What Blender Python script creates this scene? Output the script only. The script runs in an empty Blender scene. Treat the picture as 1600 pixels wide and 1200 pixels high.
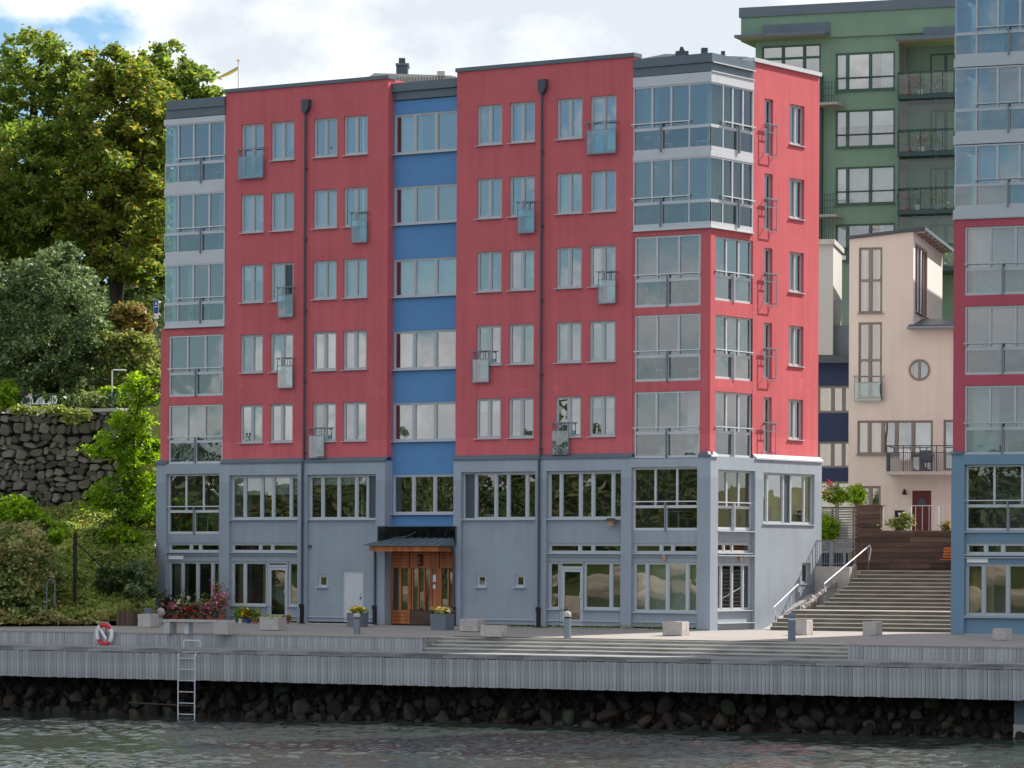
import bpy, math, random
import numpy as np
from math import sin, cos, tan, radians, pi
random.seed(7); rng = np.random.default_rng(11)
scene = bpy.context.scene
COL = scene.collection
# ------------------------------------------------------------------ camera
F = 5690.0; TH = radians(34.32); ROLL = radians(0.258); YH = 876.4; EYE = 2.56
RV = np.array([cos(TH), sin(TH), 0.0]); DV = np.array([-sin(TH), cos(TH), 0.0])
CAM = -((308/42.0)*RV + (F/42.0)*DV) + np.array([0, 0, EYE])
cd = bpy.data.cameras.new('camera'); cam = bpy.data.objects.new('camera', cd); COL.objects.link(cam)
cam.location = CAM.tolist()
cd.sensor_width = 36.0; cd.lens = F/1600*36.0; cd.shift_y = (YH-600)/1600.0
cd.clip_start = 1.0; cd.clip_end = 6000.0
from mathutils import Matrix, Vector
r_ = Vector(RV); f_ = Vector(DV); u_ = Vector((0, 0, 1))
rr = r_*cos(ROLL) + u_*sin(ROLL); uu = u_*cos(ROLL) - r_*sin(ROLL)
M3 = Matrix((rr, uu, -f_)).transposed()
cam.rotation_euler = M3.to_euler()
scene.camera = cam
# ------------------------------------------------------------------ world, sun, exposure
SUN = Vector((.250, .687, .682)).normalized()
SUN_EL = math.asin(SUN.z); SUN_ROT = math.atan2(SUN.x, SUN.y)
world = bpy.data.worlds.new("World"); scene.world = world; world.use_nodes = True
wn = world.node_tree.nodes; wl = world.node_tree.links
bg = wn['Background']; bg.inputs[1].default_value = 0.15
sky = wn.new('ShaderNodeTexSky'); sky.sky_type = 'NISHITA'; sky.sun_disc = False
sky.sun_elevation = SUN_EL; sky.sun_rotation = SUN_ROT; sky.air_density = 1.1; sky.dust_density = 0.6; sky.ozone_density = 1.6
tc = wn.new('ShaderNodeTexCoord')
mp = wn.new('ShaderNodeMapping'); mp.inputs['Scale'].default_value = (1, 1, 1.6); mp.inputs['Location'].default_value = (17.9, 7.6, 0.9)
wl.new(tc.outputs['Generated'], mp.inputs[0])
n1 = wn.new('ShaderNodeTexNoise'); n1.inputs['Scale'].default_value = 5.5; n1.inputs['Detail'].default_value = 10; n1.inputs['Roughness'].default_value = .56; n1.inputs['Distortion'].default_value = .0
n2 = wn.new('ShaderNodeTexNoise'); n2.inputs['Scale'].default_value = 6.0; n2.inputs['Detail'].default_value = 8; n2.inputs['Roughness'].default_value = .58; n2.inputs['Distortion'].default_value = .0
wl.new(mp.outputs[0], n1.inputs[0]); wl.new(mp.outputs[0], n2.inputs[0])
cov = wn.new('ShaderNodeValToRGB'); cov.color_ramp.elements[0].position = .445; cov.color_ramp.elements[1].position = .495
wl.new(n1.outputs[0], cov.inputs[0])
shade = wn.new('ShaderNodeValToRGB'); shade.color_ramp.elements[0].position = .42; shade.color_ramp.elements[1].position = .62
shade.color_ramp.elements[0].color = (2.65, 2.85, 3.1, 1); shade.color_ramp.elements[1].color = (5.4, 5.4, 5.35, 1)
wl.new(n2.outputs[0], shade.inputs[0])
mixs = wn.new('ShaderNodeMix'); mixs.data_type = 'RGBA'
wl.new(cov.outputs[0], mixs.inputs[0]); skm = wn.new('ShaderNodeVectorMath'); skm.operation = 'MULTIPLY'; skm.inputs[1].default_value = (.30, .385, .47)
wl.new(sky.outputs[0], skm.inputs[0]); wl.new(skm.outputs[0], mixs.inputs[6]); wl.new(shade.outputs[0], mixs.inputs[7])
wl.new(mixs.outputs[2], bg.inputs[0])
sd = bpy.data.lights.new('sun', 'SUN'); sd.energy = 4.0; sd.angle = radians(0.53); sd.color = (1.0, .945, .86)
so = bpy.data.objects.new('sun', sd); COL.objects.link(so); so.rotation_euler = SUN.to_track_quat('Z', 'Y').to_euler(); so.location = (40, 60, 80)
scene.view_settings.view_transform = 'Standard'; scene.view_settings.look = 'None'
scene.view_settings.exposure = 1.0; scene.view_settings.gamma = 1.0; scene.view_settings.use_curve_mapping = False
scene.cycles.transparent_max_bounces = 16; scene.cycles.max_bounces = 8

# ------------------------------------------------------------------ pixel <-> place helpers (for surveying positions)
def undo(px, py):
    X, Y = px-800, py-YH
    u = X*cos(ROLL) + Y*sin(ROLL); v = -X*sin(ROLL) + Y*cos(ROLL)
    return u/F, -v/F
def W(px, py, D):
    a, b = undo(px, py); return CAM + D*(DV + a*RV + np.array([0, 0, b]))
def CW(a, D, z):            # metres right of / in front of the viewer
    p = CAM + D*DV + a*RV; return (p[0], p[1], z)
def PD(px, D, z):           # pixel column, distance, height
    a = (px-800)/F*D; return CW(a, D, z)
class Frame:
    def __init__(s, px, D, th_deg, py=None):
        s.th = radians(th_deg); s.phi = TH - s.th
        a, b = undo(px, YH if py is None else py)
        p = CAM + D*(DV + a*RV); s.o = np.array([p[0], p[1], 0.0])
        s.e = np.array([cos(s.phi), sin(s.phi), 0]); s.n = np.array([-sin(s.phi), cos(s.phi), 0])
    def _ray(s, px, py):
        a, b = undo(px, py); d = DV + a*RV + np.array([0, 0, b]); c = CAM - s.o
        return (c@s.e, c@s.n, c[2]), (d@s.e, d@s.n, d[2])
    def F(s, px, py, y=0.0):
        c, d = s._ray(px, py); t = (y-c[1])/d[1]; return c[0]+t*d[0], c[2]+t*d[2]
    def S(s, px, py, x=0.0):
        c, d = s._ray(px, py); t = (x-c[0])/d[0]; return c[1]+t*d[1], c[2]+t*d[2]
    def G(s, px, py, z=0.0):
        c, d = s._ray(px, py); t = (z-c[2])/d[2]; return c[0]+t*d[0], c[1]+t*d[1]
    def xw(s, x, y, z=0): return tuple(s.o + x*s.e + y*s.n + np.array([0, 0, z]))
MF = Frame(1108, F/42.0, 34.32)

# ------------------------------------------------------------------ materials
MATS = {}
def mat(name, col, rough=.7, spec=.3, metal=0.0, var=.0, vscale=3.0, bump=0.0, bscale=30.0, objvar=0.0, islvar=0.0, col2=None, stretch=None, trans=0.0, streak=0.0):
    m = bpy.data.materials.new(name); m.use_nodes = True; MATS[name] = m
    n = m.node_tree.nodes; l = m.node_tree.links; b = n['Principled BSDF']
    b.inputs['Roughness'].default_value = rough; b.inputs['Specular IOR Level'].default_value = spec; b.inputs['Metallic'].default_value = metal
    c = (*col, 1); b.inputs['Base Color'].default_value = c
    cur = None
    t = n.new('ShaderNodeTexCoord'); vec = t.outputs['Object']
    if stretch:
        mpn = n.new('ShaderNodeMapping'); mpn.inputs['Scale'].default_value = stretch; l.new(vec, mpn.inputs[0]); vec = mpn.outputs[0]
    if var or col2:
        nz = n.new('ShaderNodeTexNoise'); nz.inputs['Scale'].default_value = vscale; nz.inputs['Detail'].default_value = 6; nz.inputs['Roughness'].default_value = .6
        l.new(vec, nz.inputs[0])
        rp = n.new('ShaderNodeValToRGB'); rp.color_ramp.elements[0].position = .3; rp.color_ramp.elements[1].position = .7
        c2 = col2 if col2 else tuple(x*(1-var) for x in col); c1 = col if col2 else tuple(min(1, x*(1+var)) for x in col)
        rp.color_ramp.elements[0].color = (*c2, 1); rp.color_ramp.elements[1].color = (*c1, 1)
        l.new(nz.outputs[0], rp.inputs[0]); cur = rp.outputs[0]
    if streak:
        mp2 = n.new('ShaderNodeMapping'); mp2.inputs['Scale'].default_value = (2.2, 2.2, .12); l.new(t.outputs['Object'], mp2.inputs[0])
        nz = n.new('ShaderNodeTexNoise'); nz.inputs['Scale'].default_value = 1.6; nz.inputs['Detail'].default_value = 5; l.new(mp2.outputs[0], nz.inputs[0])
        mr = n.new('ShaderNodeMapRange'); mr.inputs[1].default_value = .35; mr.inputs[2].default_value = .7; mr.inputs[3].default_value = 1-streak; mr.inputs[4].default_value = 1+streak*.5; l.new(nz.outputs[0], mr.inputs[0])
        mx = n.new('ShaderNodeVectorMath'); mx.operation = 'SCALE'
        if cur: l.new(cur, mx.inputs[0])
        else: mx.inputs[0].default_value = col
        l.new(mr.outputs[0], mx.inputs['Scale']); cur = mx.outputs[0]
    for amount, src in ((objvar, 'o'), (islvar, 'i')):
        if amount:
            if src == 'o': q = n.new('ShaderNodeObjectInfo').outputs['Random']
            else: q = n.new('ShaderNodeNewGeometry').outputs['Random Per Island']
            mr = n.new('ShaderNodeMapRange'); mr.inputs[3].default_value = 1-amount; mr.inputs[4].default_value = 1+amount; l.new(q, mr.inputs[0])
            mx = n.new('ShaderNodeVectorMath'); mx.operation = 'SCALE'
            if cur: l.new(cur, mx.inputs[0])
            else: mx.inputs[0].default_value = col
            l.new(mr.outputs[0], mx.inputs['Scale']); cur = mx.outputs[0]
    if cur: l.new(cur, b.inputs['Base Color'])
    if bump:
        nb = n.new('ShaderNodeTexNoise'); nb.inputs['Scale'].default_value = bscale; nb.inputs['Detail'].default_value = 4; l.new(vec, nb.inputs[0])
        bp = n.new('ShaderNodeBump'); bp.inputs['Strength'].default_value = bump; bp.inputs['Distance'].default_value = .02
        l.new(nb.outputs[0], bp.inputs['Height']); l.new(bp.outputs[0], b.inputs['Normal'])
    return m
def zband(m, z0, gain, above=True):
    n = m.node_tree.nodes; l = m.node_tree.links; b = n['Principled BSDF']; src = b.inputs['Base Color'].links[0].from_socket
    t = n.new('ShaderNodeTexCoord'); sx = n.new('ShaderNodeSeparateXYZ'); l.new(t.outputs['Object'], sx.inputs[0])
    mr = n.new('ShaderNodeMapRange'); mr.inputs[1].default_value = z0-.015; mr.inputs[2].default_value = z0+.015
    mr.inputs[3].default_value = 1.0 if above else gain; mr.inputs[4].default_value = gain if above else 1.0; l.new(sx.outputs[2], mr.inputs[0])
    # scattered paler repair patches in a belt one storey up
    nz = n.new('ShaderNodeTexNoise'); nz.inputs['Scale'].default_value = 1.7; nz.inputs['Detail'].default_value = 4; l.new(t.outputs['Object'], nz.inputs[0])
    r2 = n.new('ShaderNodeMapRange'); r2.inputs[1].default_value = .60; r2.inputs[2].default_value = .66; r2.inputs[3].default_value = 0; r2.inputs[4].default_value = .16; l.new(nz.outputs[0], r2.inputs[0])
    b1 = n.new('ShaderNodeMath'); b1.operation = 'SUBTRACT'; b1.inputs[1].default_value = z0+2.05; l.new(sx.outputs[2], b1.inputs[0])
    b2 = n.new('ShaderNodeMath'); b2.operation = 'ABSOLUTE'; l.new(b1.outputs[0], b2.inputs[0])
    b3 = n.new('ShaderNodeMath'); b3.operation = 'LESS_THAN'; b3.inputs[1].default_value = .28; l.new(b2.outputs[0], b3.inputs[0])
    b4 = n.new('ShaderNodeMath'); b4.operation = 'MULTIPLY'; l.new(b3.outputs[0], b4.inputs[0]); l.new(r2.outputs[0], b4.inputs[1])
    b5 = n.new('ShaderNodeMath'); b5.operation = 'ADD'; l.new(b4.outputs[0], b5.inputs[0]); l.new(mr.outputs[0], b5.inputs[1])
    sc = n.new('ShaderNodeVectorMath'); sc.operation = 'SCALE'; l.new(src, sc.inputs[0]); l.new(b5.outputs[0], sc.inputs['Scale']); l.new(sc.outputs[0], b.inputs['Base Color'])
def leafmat(name, c1, c2, c3, trans=.4):
    m = bpy.data.materials.new(name); m.use_nodes = True; MATS[name] = m
    n = m.node_tree.nodes; l = m.node_tree.links; n.remove(n['Principled BSDF'])
    g = n.new('ShaderNodeNewGeometry'); rp = n.new('ShaderNodeValToRGB')
    rp.color_ramp.elements[0].color = (*c1, 1); rp.color_ramp.elements[1].color = (*c3, 1); e = rp.color_ramp.elements.new(.6); e.color = (*c2, 1)
    l.new(g.outputs['Random Per Island'], rp.inputs[0])
    nz = n.new('ShaderNodeTexNoise'); nz.inputs['Scale'].default_value = .7; t = n.new('ShaderNodeTexCoord'); l.new(t.outputs['Object'], nz.inputs[0])
    mr = n.new('ShaderNodeMapRange'); mr.inputs[1].default_value = .35; mr.inputs[2].default_value = .65; mr.inputs[3].default_value = .75; mr.inputs[4].default_value = 1.3; l.new(nz.outputs[0], mr.inputs[0])
    mx = n.new('ShaderNodeVectorMath'); mx.operation = 'SCALE'; l.new(rp.outputs[0], mx.inputs[0]); l.new(mr.outputs[0], mx.inputs['Scale'])
    d = n.new('ShaderNodeBsdfPrincipled'); d.inputs['Roughness'].default_value = .5; d.inputs['Specular IOR Level'].default_value = .35
    tr = n.new('ShaderNodeBsdfTranslucent'); ms = n.new('ShaderNodeMixShader'); ms.inputs[0].default_value = trans
    hs = n.new('ShaderNodeHueSaturation'); hs.inputs['Saturation'].default_value = 1.1; hs.inputs['Value'].default_value = 1.9
    l.new(mx.outputs[0], d.inputs['Base Color']); l.new(mx.outputs[0], hs.inputs['Color']); l.new(hs.outputs[0], tr.inputs[0])
    l.new(d.outputs[0], ms.inputs[1]); l.new(tr.outputs[0], ms.inputs[2]); l.new(ms.outputs[0], n['Material Output'].inputs[0])
    return m
def glassmat(name, tint, refl, haze=0.0, hazecol=(.6, .8, .85), wav=.02, wscale=1.2, gcol=(1, 1, 1)):
    m = bpy.data.materials.new(name); m.use_nodes = True; MATS[name] = m
    n = m.node_tree.nodes; l = m.node_tree.links; n.remove(n['Principled BSDF'])
    t = n.new('ShaderNodeBsdfTransparent'); t.inputs[0].default_value = (*tint, 1)
    g = n.new('ShaderNodeBsdfGlossy'); g.inputs['Roughness'].default_value = 0.0; g.inputs[0].default_value = (*gcol, 1)
    fr = n.new('ShaderNodeFresnel'); fr.inputs[0].default_value = 1.55
    ad = n.new('ShaderNodeMath'); ad.operation = 'MULTIPLY_ADD'; ad.inputs[1].default_value = 1.3; ad.inputs[2].default_value = refl; ad.use_clamp = True
    l.new(fr.outputs[0], ad.inputs[0])
    ms = n.new('ShaderNodeMixShader'); l.new(ad.outputs[0], ms.inputs[0])
    src = t.outputs[0]
    if haze:
        d = n.new('ShaderNodeBsdfDiffuse'); d.inputs[0].default_value = (*hazecol, 1)
        m2 = n.new('ShaderNodeMixShader'); m2.inputs[0].default_value = haze; l.new(src, m2.inputs[1]); l.new(d.outputs[0], m2.inputs[2]); src = m2.outputs[0]
    l.new(src, ms.inputs[1]); l.new(g.outputs[0], ms.inputs[2])
    tcn = n.new('ShaderNodeTexCoord'); oi = n.new('ShaderNodeObjectInfo'); va = n.new('ShaderNodeVectorMath'); va.operation = 'ADD'
    l.new(tcn.outputs['Object'], va.inputs[0]); 
    sc = n.new('ShaderNodeVectorMath'); sc.operation = 'SCALE'; sc.inputs[0].default_value = (37, 19, 53); l.new(oi.outputs['Random'], sc.inputs['Scale']); l.new(sc.outputs[0], va.inputs[1])
    nz = n.new('ShaderNodeTexNoise'); nz.inputs['Scale'].default_value = wscale; nz.inputs['Detail'].default_value = 1; l.new(va.outputs[0], nz.inputs[0])
    bp = n.new('ShaderNodeBump'); bp.inputs['Strength'].default_value = 1.0; bp.inputs['Distance'].default_value = wav; l.new(nz.outputs[0], bp.inputs['Height'])
    l.new(bp.outputs[0], g.inputs['Normal']); l.new(ms.outputs[0], n['Material Output'].inputs[0])
    return m
mat('red_plaster', (.60, .14, .155), .9, .1, var=.07, vscale=.6, bump=.2, bscale=40, streak=.08)
mat('grey_plaster', (.315, .36, .41), .9, .12, var=.06, vscale=.6, bump=.12, bscale=40, streak=.05)
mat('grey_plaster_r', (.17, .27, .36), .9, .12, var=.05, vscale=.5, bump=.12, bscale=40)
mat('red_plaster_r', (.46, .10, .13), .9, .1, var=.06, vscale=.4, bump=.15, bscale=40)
mat('blue_panel', (.12, .275, .52), .75, .15, var=.05, vscale=.6, bump=.06, bscale=30)
mat('dark_sheet', (.11, .145, .175), .45, .4, var=.08, vscale=1.0)
mat('pipe_sheet', (.055, .07, .09), .4, .4)
mat('alu', (.47, .50, .52), .45, .4)
mat('sash', (.40, .44, .46), .5, .4)
mat('white_sheet', (.56, .58, .60), .45, .35, var=.04, vscale=1.0)
mat('interior', (.34, .34, .33), .95, .05, objvar=.0, var=.35, vscale=.8)
mat('interior_dark', (.05, .05, .05), .95, .05)
mat('curtain', (.62, .62, .58), .95, .05, var=.06)
mat('curtain_warm', (.50, .38, .24), .95, .05, var=.1, trans=.3)
mat('curtain_green', (.30, .36, .30), .95, .05, var=.1)
mat('steel', (.20, .23, .26), .4, .5, metal=.3)
mat('pale_steel', (.62, .64, .66), .35, .5, metal=.2)
mat('wood_orange', (.52, .18, .055), .5, .35, col2=(.25, .07, .02), vscale=4, stretch=(1, 1, .15), bump=.1)
mat('wood_brown', (.125, .085, .066), .8, .2, objvar=.3, var=.25, vscale=3, stretch=(.3, 1, 2), bump=.3)
mat('wood_grey', (.47, .475, .48), .85, .15, objvar=.15, col2=(.27, .275, .285), vscale=5, stretch=(1.6, 1.6, .22), bump=.5, bscale=25)
mat('wood_flat', (.40, .40, .39), .85, .15, objvar=.15, col2=(.16, .16, .16), vscale=4, stretch=(.2, 2, 2), bump=.5, bscale=20)
mat('deck', (.36, .33, .30), .85, .15, col2=(.27, .25, .24), vscale=3, stretch=(.12, 1, 1), bump=.3)
mat('riser', (.17, .155, .125), .85, .15, objvar=.15, var=.3, vscale=3, stretch=(.3, 1, 1))  # darker than the treads: shade of the front faces put into the colour
mat('step_wood', (.55, .52, .46), .85, .15, objvar=.1, col2=(.45, .42, .37), vscale=3, stretch=(.3, 1, 1))  # paler than the risers: sunlit tread edges put into the colour
mat('granite', (.45, .41, .385), .85, .2, var=.22, vscale=14, bump=.6, bscale=18)
mat('concrete', (.46, .44, .41), .9, .15, var=.12, vscale=2.5, bump=.3)
mat('rock', (.062, .050, .040), .85, .2, objvar=.5, col2=(.03, .03, .033), vscale=2.5, bump=.8, bscale=9)
mat('rock_rust', (.065, .043, .028), .85, .2, objvar=.4, col2=(.06, .05, .045), vscale=2.5, bump=.8, bscale=9)
mat('rock_green', (.045, .05, .025), .85, .2, objvar=.4, col2=(.05, .06, .05), vscale=2.5, bump=.8, bscale=9)
mat('wall_stone', (.19, .165, .13), .9, .15, objvar=.5, col2=(.12, .11, .09), vscale=3, bump=.9, bscale=10)
mat('soil', (.05, .042, .032), 1, .05, var=.3)
mat('grass', (.11, .15, .04), 1, .05, col2=(.15, .11, .05), vscale=.7, bump=.8, bscale=12)
mat('bark', (.05, .042, .035), .95, .1, var=.3, vscale=3, bump=.8)
mat('cream', (.66, .605, .54), .9, .1, var=.04, vscale=.4, streak=.04)
mat('cream_side', (.62, .60, .58), .9, .1)
mat('off_white', (.52, .51, .49), .9, .1)
mat('green_plaster', (.19, .29, .21), .9, .12, var=.06, vscale=.3, streak=.04)
mat('green_frame', (.06, .12, .09), .5, .3)
mat('green_steel', (.02, .05, .05), .4, .4)
mat('navy', (.035, .05, .11), .7, .2)
mat('taupe', (.23, .21, .19), .6, .3)
mat('door_red', (.10, .018, .022), .5, .35)
mat('soffit', (.38, .34, .29), .9, .1)
mat('tin_roof', (.42, .40, .37), .5, .4)
mat('white', (.78, .78, .76), .6, .3)
mat('black', (.015, .015, .017), .5, .3)
mat('orange_red', (.6, .06, .04), .5, .3)
mat('terracotta', (.40, .12, .07), .8, .2)
mat('copper', (.42, .25, .19), .5, .3)
mat('pot_grey', (.15, .18, .21), .6, .3)
mat('pink', (.75, .16, .32), .7, .2, islvar=.5)
mat('red_fl', (.6, .05, .05), .7, .2, islvar=.4)
mat('yellow', (.85, .52, .02), .7, .2, islvar=.35)
mat('cream_fl', (.8, .72, .4), .7, .2, islvar=.2)
mat('sign_blue', (.02, .08, .35), .5, .3)
mat('orange_wood', (.55, .17, .03), .5, .3)
mat('hedge_red', (.25, .09, .04), .9, .1, islvar=.5)
mat('yellow_flag', (.8, .5, .03), .8, .1)
glassmat('glass', (.66, .76, .78), .22, wav=.004, wscale=.9)
glassmat('glass_bay', (.56, .76, .84), .14, haze=.03, wav=.003, wscale=.7)
glassmat('glass_rail', (.48, .74, .79), .10, haze=.05, hazecol=(.35, .48, .52), wav=.004)
glassmat('glass_dark', (.45, .52, .50), .10, wav=.004)
glassmat('glass_clear', (.72, .86, .84), .0, wav=.002)
glassmat('glass_smoked', (.25, .30, .32), .0, wav=.002)
glassmat('glass_low', (.74, .82, .79), .12, wav=.0015, wscale=.8)
leafmat('leaf_big', (0.081, 0.138, 0.023), (0.149, 0.201, 0.034), (0.345, 0.253, 0.052), 0.5)
leafmat('leaf_maple', (0.086, 0.144, 0.025), (0.149, 0.213, 0.04), (0.287, 0.276, 0.057), 0.5)
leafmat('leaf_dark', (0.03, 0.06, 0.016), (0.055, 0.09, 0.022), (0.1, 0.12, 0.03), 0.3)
leafmat('leaf_silver', (0.075, 0.12, 0.04), (0.13, 0.185, 0.07), (0.26, 0.31, 0.15), 0.28)
leafmat('leaf_bright', (0.111, 0.194, 0.018), (0.194, 0.312, 0.03), (0.356, 0.446, 0.045), 0.5)
leafmat('leaf_shrub', (0.132, 0.204, 0.048), (0.24, 0.3, 0.084), (0.504, 0.456, 0.24), 0.3)
leafmat('leaf_ground', (0.143, 0.208, 0.046), (0.247, 0.312, 0.078), (0.468, 0.39, 0.13), 0.35)
leafmat('leaf_red', (.12, .15, .03), (.24, .18, .05), (.36, .2, .07), .3)
leafmat('leaf_far', (.04, .065, .02), (.065, .085, .025), (.11, .11, .035), .2)
mat('far_hill', (.05, .065, .02), 1, 0, var=.4, vscale=.2)
leafmat('leaf_straw', (0.208, 0.195, 0.06), (0.338, 0.299, 0.12), (0.494, 0.442, 0.216), .3)
# water
m = bpy.data.materials.new('water'); m.use_nodes = True; MATS['water'] = m
n = m.node_tree.nodes; l = m.node_tree.links; b = n['Principled BSDF']
b.inputs['Base Color'].default_value = (.028, .036, .028, 1); b.inputs['Roughness'].default_value = .015; b.inputs['IOR'].default_value = 1.33; b.inputs['Specular IOR Level'].default_value = .5
tcn = n.new('ShaderNodeTexCoord'); nz = n.new('ShaderNodeTexNoise'); nz.inputs['Scale'].default_value = 7.0; nz.inputs['Detail'].default_value = 5; l.new(tcn.outputs['Object'], nz.inputs[0])
bp = n.new('ShaderNodeBump'); bp.inputs['Strength'].default_value = .5; bp.inputs['Distance'].default_value = .025; l.new(nz.outputs[0], bp.inputs['Height']); l.new(bp.outputs[0], b.inputs['Normal'])

# ------------------------------------------------------------------ mesh helpers
FRONT = lambda u, w, v: (u, -w, v)      # wall that faces -Y: u right, w outward, v up
SIDE = lambda u, w, v: (w, u, v)        # wall that faces +X: u away, w outward
class MB:
    def __init__(s, T=None): s.v = []; s.f = []; s.T = T or (lambda a, b, c: (a, b, c))
    def poly(s, pts, faces):
        k = len(s.v); s.v += [s.T(*p) for p in pts]; s.f += [[k+i for i in f] for f in faces]; return s
    def box(s, u0, u1, w0, w1, v0, v1):
        if u0 > u1: u0, u1 = u1, u0
        if w0 > w1: w0, w1 = w1, w0
        if v0 > v1: v0, v1 = v1, v0
        return s.poly([(u0,w0,v0),(u1,w0,v0),(u1,w1,v0),(u0,w1,v0),(u0,w0,v1),(u1,w0,v1),(u1,w1,v1),(u0,w1,v1)],
            [(0,3,2,1),(4,5,6,7),(0,1,5,4),(1,2,6,5),(2,3,7,6),(3,0,4,7)])
    def quad(s, *p): return s.poly(p, [tuple(range(len(p)))])
    def prism(s, pts, d):     # extrude polygon pts (3D) by vector d
        n_ = len(pts); q = [tuple(a+b for a, b in zip(p, d)) for p in pts]
        return s.poly(list(pts)+q, [tuple(range(n_))[::-1], tuple(range(n_, 2*n_))] + [(i, (i+1) % n_, n_+(i+1) % n_, n_+i) for i in range(n_)])
    def ring(s, u0, u1, v0, v1, w0, w1, t, tb=None):
        tb = t if tb is None else tb
        s.box(u0, u0+t, w0, w1, v0, v1); s.box(u1-t, u1, w0, w1, v0, v1)
        s.box(u0+t, u1-t, w0, w1, v1-t, v1); s.box(u0+t, u1-t, w0, w1, v0, v0+tb); return s
    def tube(s, pts, rad, n_=8, cap=True):
        P = [Vector(p) for p in pts]; R = rad if hasattr(rad, '__len__') else [rad]*len(P)
        k = len(s.v); ax = None
        for i, p in enumerate(P):
            t = (P[min(i+1, len(P)-1)] - P[max(i-1, 0)]).normalized()
            if ax is None: ax = t.orthogonal().normalized()
            ax = (ax - t*ax.dot(t)).normalized(); b = t.cross(ax)
            for j in range(n_):
                a = 2*pi*j/n_; q = p + (ax*cos(a) + b*sin(a))*R[i]; s.v.append(s.T(*q))
        for i in range(len(P)-1):
            for j in range(n_):
                s.f.append([k+i*n_+j, k+i*n_+(j+1) % n_, k+(i+1)*n_+(j+1) % n_, k+(i+1)*n_+j])
        if cap: s.f.append([k+j for j in range(n_)][::-1]); s.f.append([k+(len(P)-1)*n_+j for j in range(n_)])
        return s
    def mesh(s, name, m):
        me = bpy.data.meshes.new(name); me.from_pydata(s.v, [], s.f); me.update()
        if m: me.materials.append(MATS[m])
        return me
    def build(s, name, m, parent=None, loc=None, rz=None, smooth=False):
        me = s.mesh(name, m)
        if smooth: me.polygons.foreach_set('use_smooth', [True]*len(me.polygons))
        return inst(me, name, parent, loc, rz)
def inst(me, name, parent=None, loc=None, rz=None, rot=None, scale=None):
    o = bpy.data.objects.new(name, me); COL.objects.link(o)
    if parent: o.parent = parent
    if loc is not None: o.location = tuple(loc)
    if rz is not None: o.rotation_euler = (0, 0, rz)
    if rot is not None: o.rotation_euler = rot
    if scale is not None: o.scale = scale
    return o
def tag(o, label=None, cat=None, group=None, kind=None):
    if label: o['label'] = label
    if cat: o['category'] = cat
    if group: o['group'] = group
    if kind: o['kind'] = kind
    return o
def thing(name, label, cat, loc=(0, 0, 0), rz=0, group=None, kind=None):
    o = bpy.data.objects.new(name, None); COL.objects.link(o); o.location = tuple(loc); o.rotation_euler = (0, 0, rz)
    o.empty_display_size = .3
    return tag(o, label, cat, group, kind)
def wall_mesh(mb, u0, u1, v0, v1, holes, w, depth):
    us = sorted({u0, u1, *[h[i] for h in holes for i in (0, 1)]}); vs = sorted({v0, v1, *[h[i] for h in holes for i in (2, 3)]})
    us = [u for u in us if u0 <= u <= u1]; vs = [v for v in vs if v0 <= v <= v1]
    for a, b_ in zip(us, us[1:]):
        for c, d in zip(vs, vs[1:]):
            mu, mv = (a+b_)/2, (c+d)/2
            if any(h[0] < mu < h[1] and h[2] < mv < h[3] for h in holes): continue
            mb.quad((a, w, c), (b_, w, c), (b_, w, d), (a, w, d))
    for h in holes:
        a, b_, c, d = max(h[0], u0), min(h[1], u1), max(h[2], v0), min(h[3], v1)
        if b_ <= a or d <= c: continue
        if h[0] > u0: mb.quad((a, w, c), (a, w, d), (a, w-depth, d), (a, w-depth, c))
        if h[1] < u1: mb.quad((b_, w, c), (b_, w, d), (b_, w-depth, d), (b_, w-depth, c))
        if h[3] < v1: mb.quad((a, w, d), (b_, w, d), (b_, w-depth, d), (a, w-depth, d))
        if h[2] > v0: mb.quad((a, w, c), (b_, w, c), (b_, w-depth, c), (a, w-depth, c))
    return mb
def pane(par, T, u0, u1, v0, v1, w, gm='glass', tilt=.004):
    a = random.uniform(-tilt, tilt)*(u1-u0); b_ = random.uniform(-tilt, tilt)*(v1-v0)
    cu, cv = (u0+u1)/2, (v0+v1)/2; cx, cy, cz = T(cu, w, cv)
    m_ = MB(lambda u, ww, v: tuple(p-q for p, q in zip(T(u, ww, v), (cx, cy, cz))))
    m_.quad((u0, w-a, v0), (u1, w+a, v0), (u1, w+a+b_, v1), (u0, w-a+b_, v1))
    return m_.build('pane', gm, par, (cx, cy, cz))
def curtain(par, T, u0, u1, v0, v1, w, cm='curtain', name='curtain'):
    m_ = MB(T); n_ = max(4, int((u1-u0)/.06)); ph = random.random()*6
    for i in range(n_):
        a = u0+(u1-u0)*i/n_; b_ = u0+(u1-u0)*(i+1)/n_
        m_.quad((a, w+.03*sin(i*1.9+ph), v0), (b_, w+.03*sin((i+1)*1.9+ph), v0), (b_, w+.03*sin((i+1)*1.9+ph), v1), (a, w+.03*sin(i*1.9+ph), v1))
    return m_.build(name, cm, par)
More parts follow.
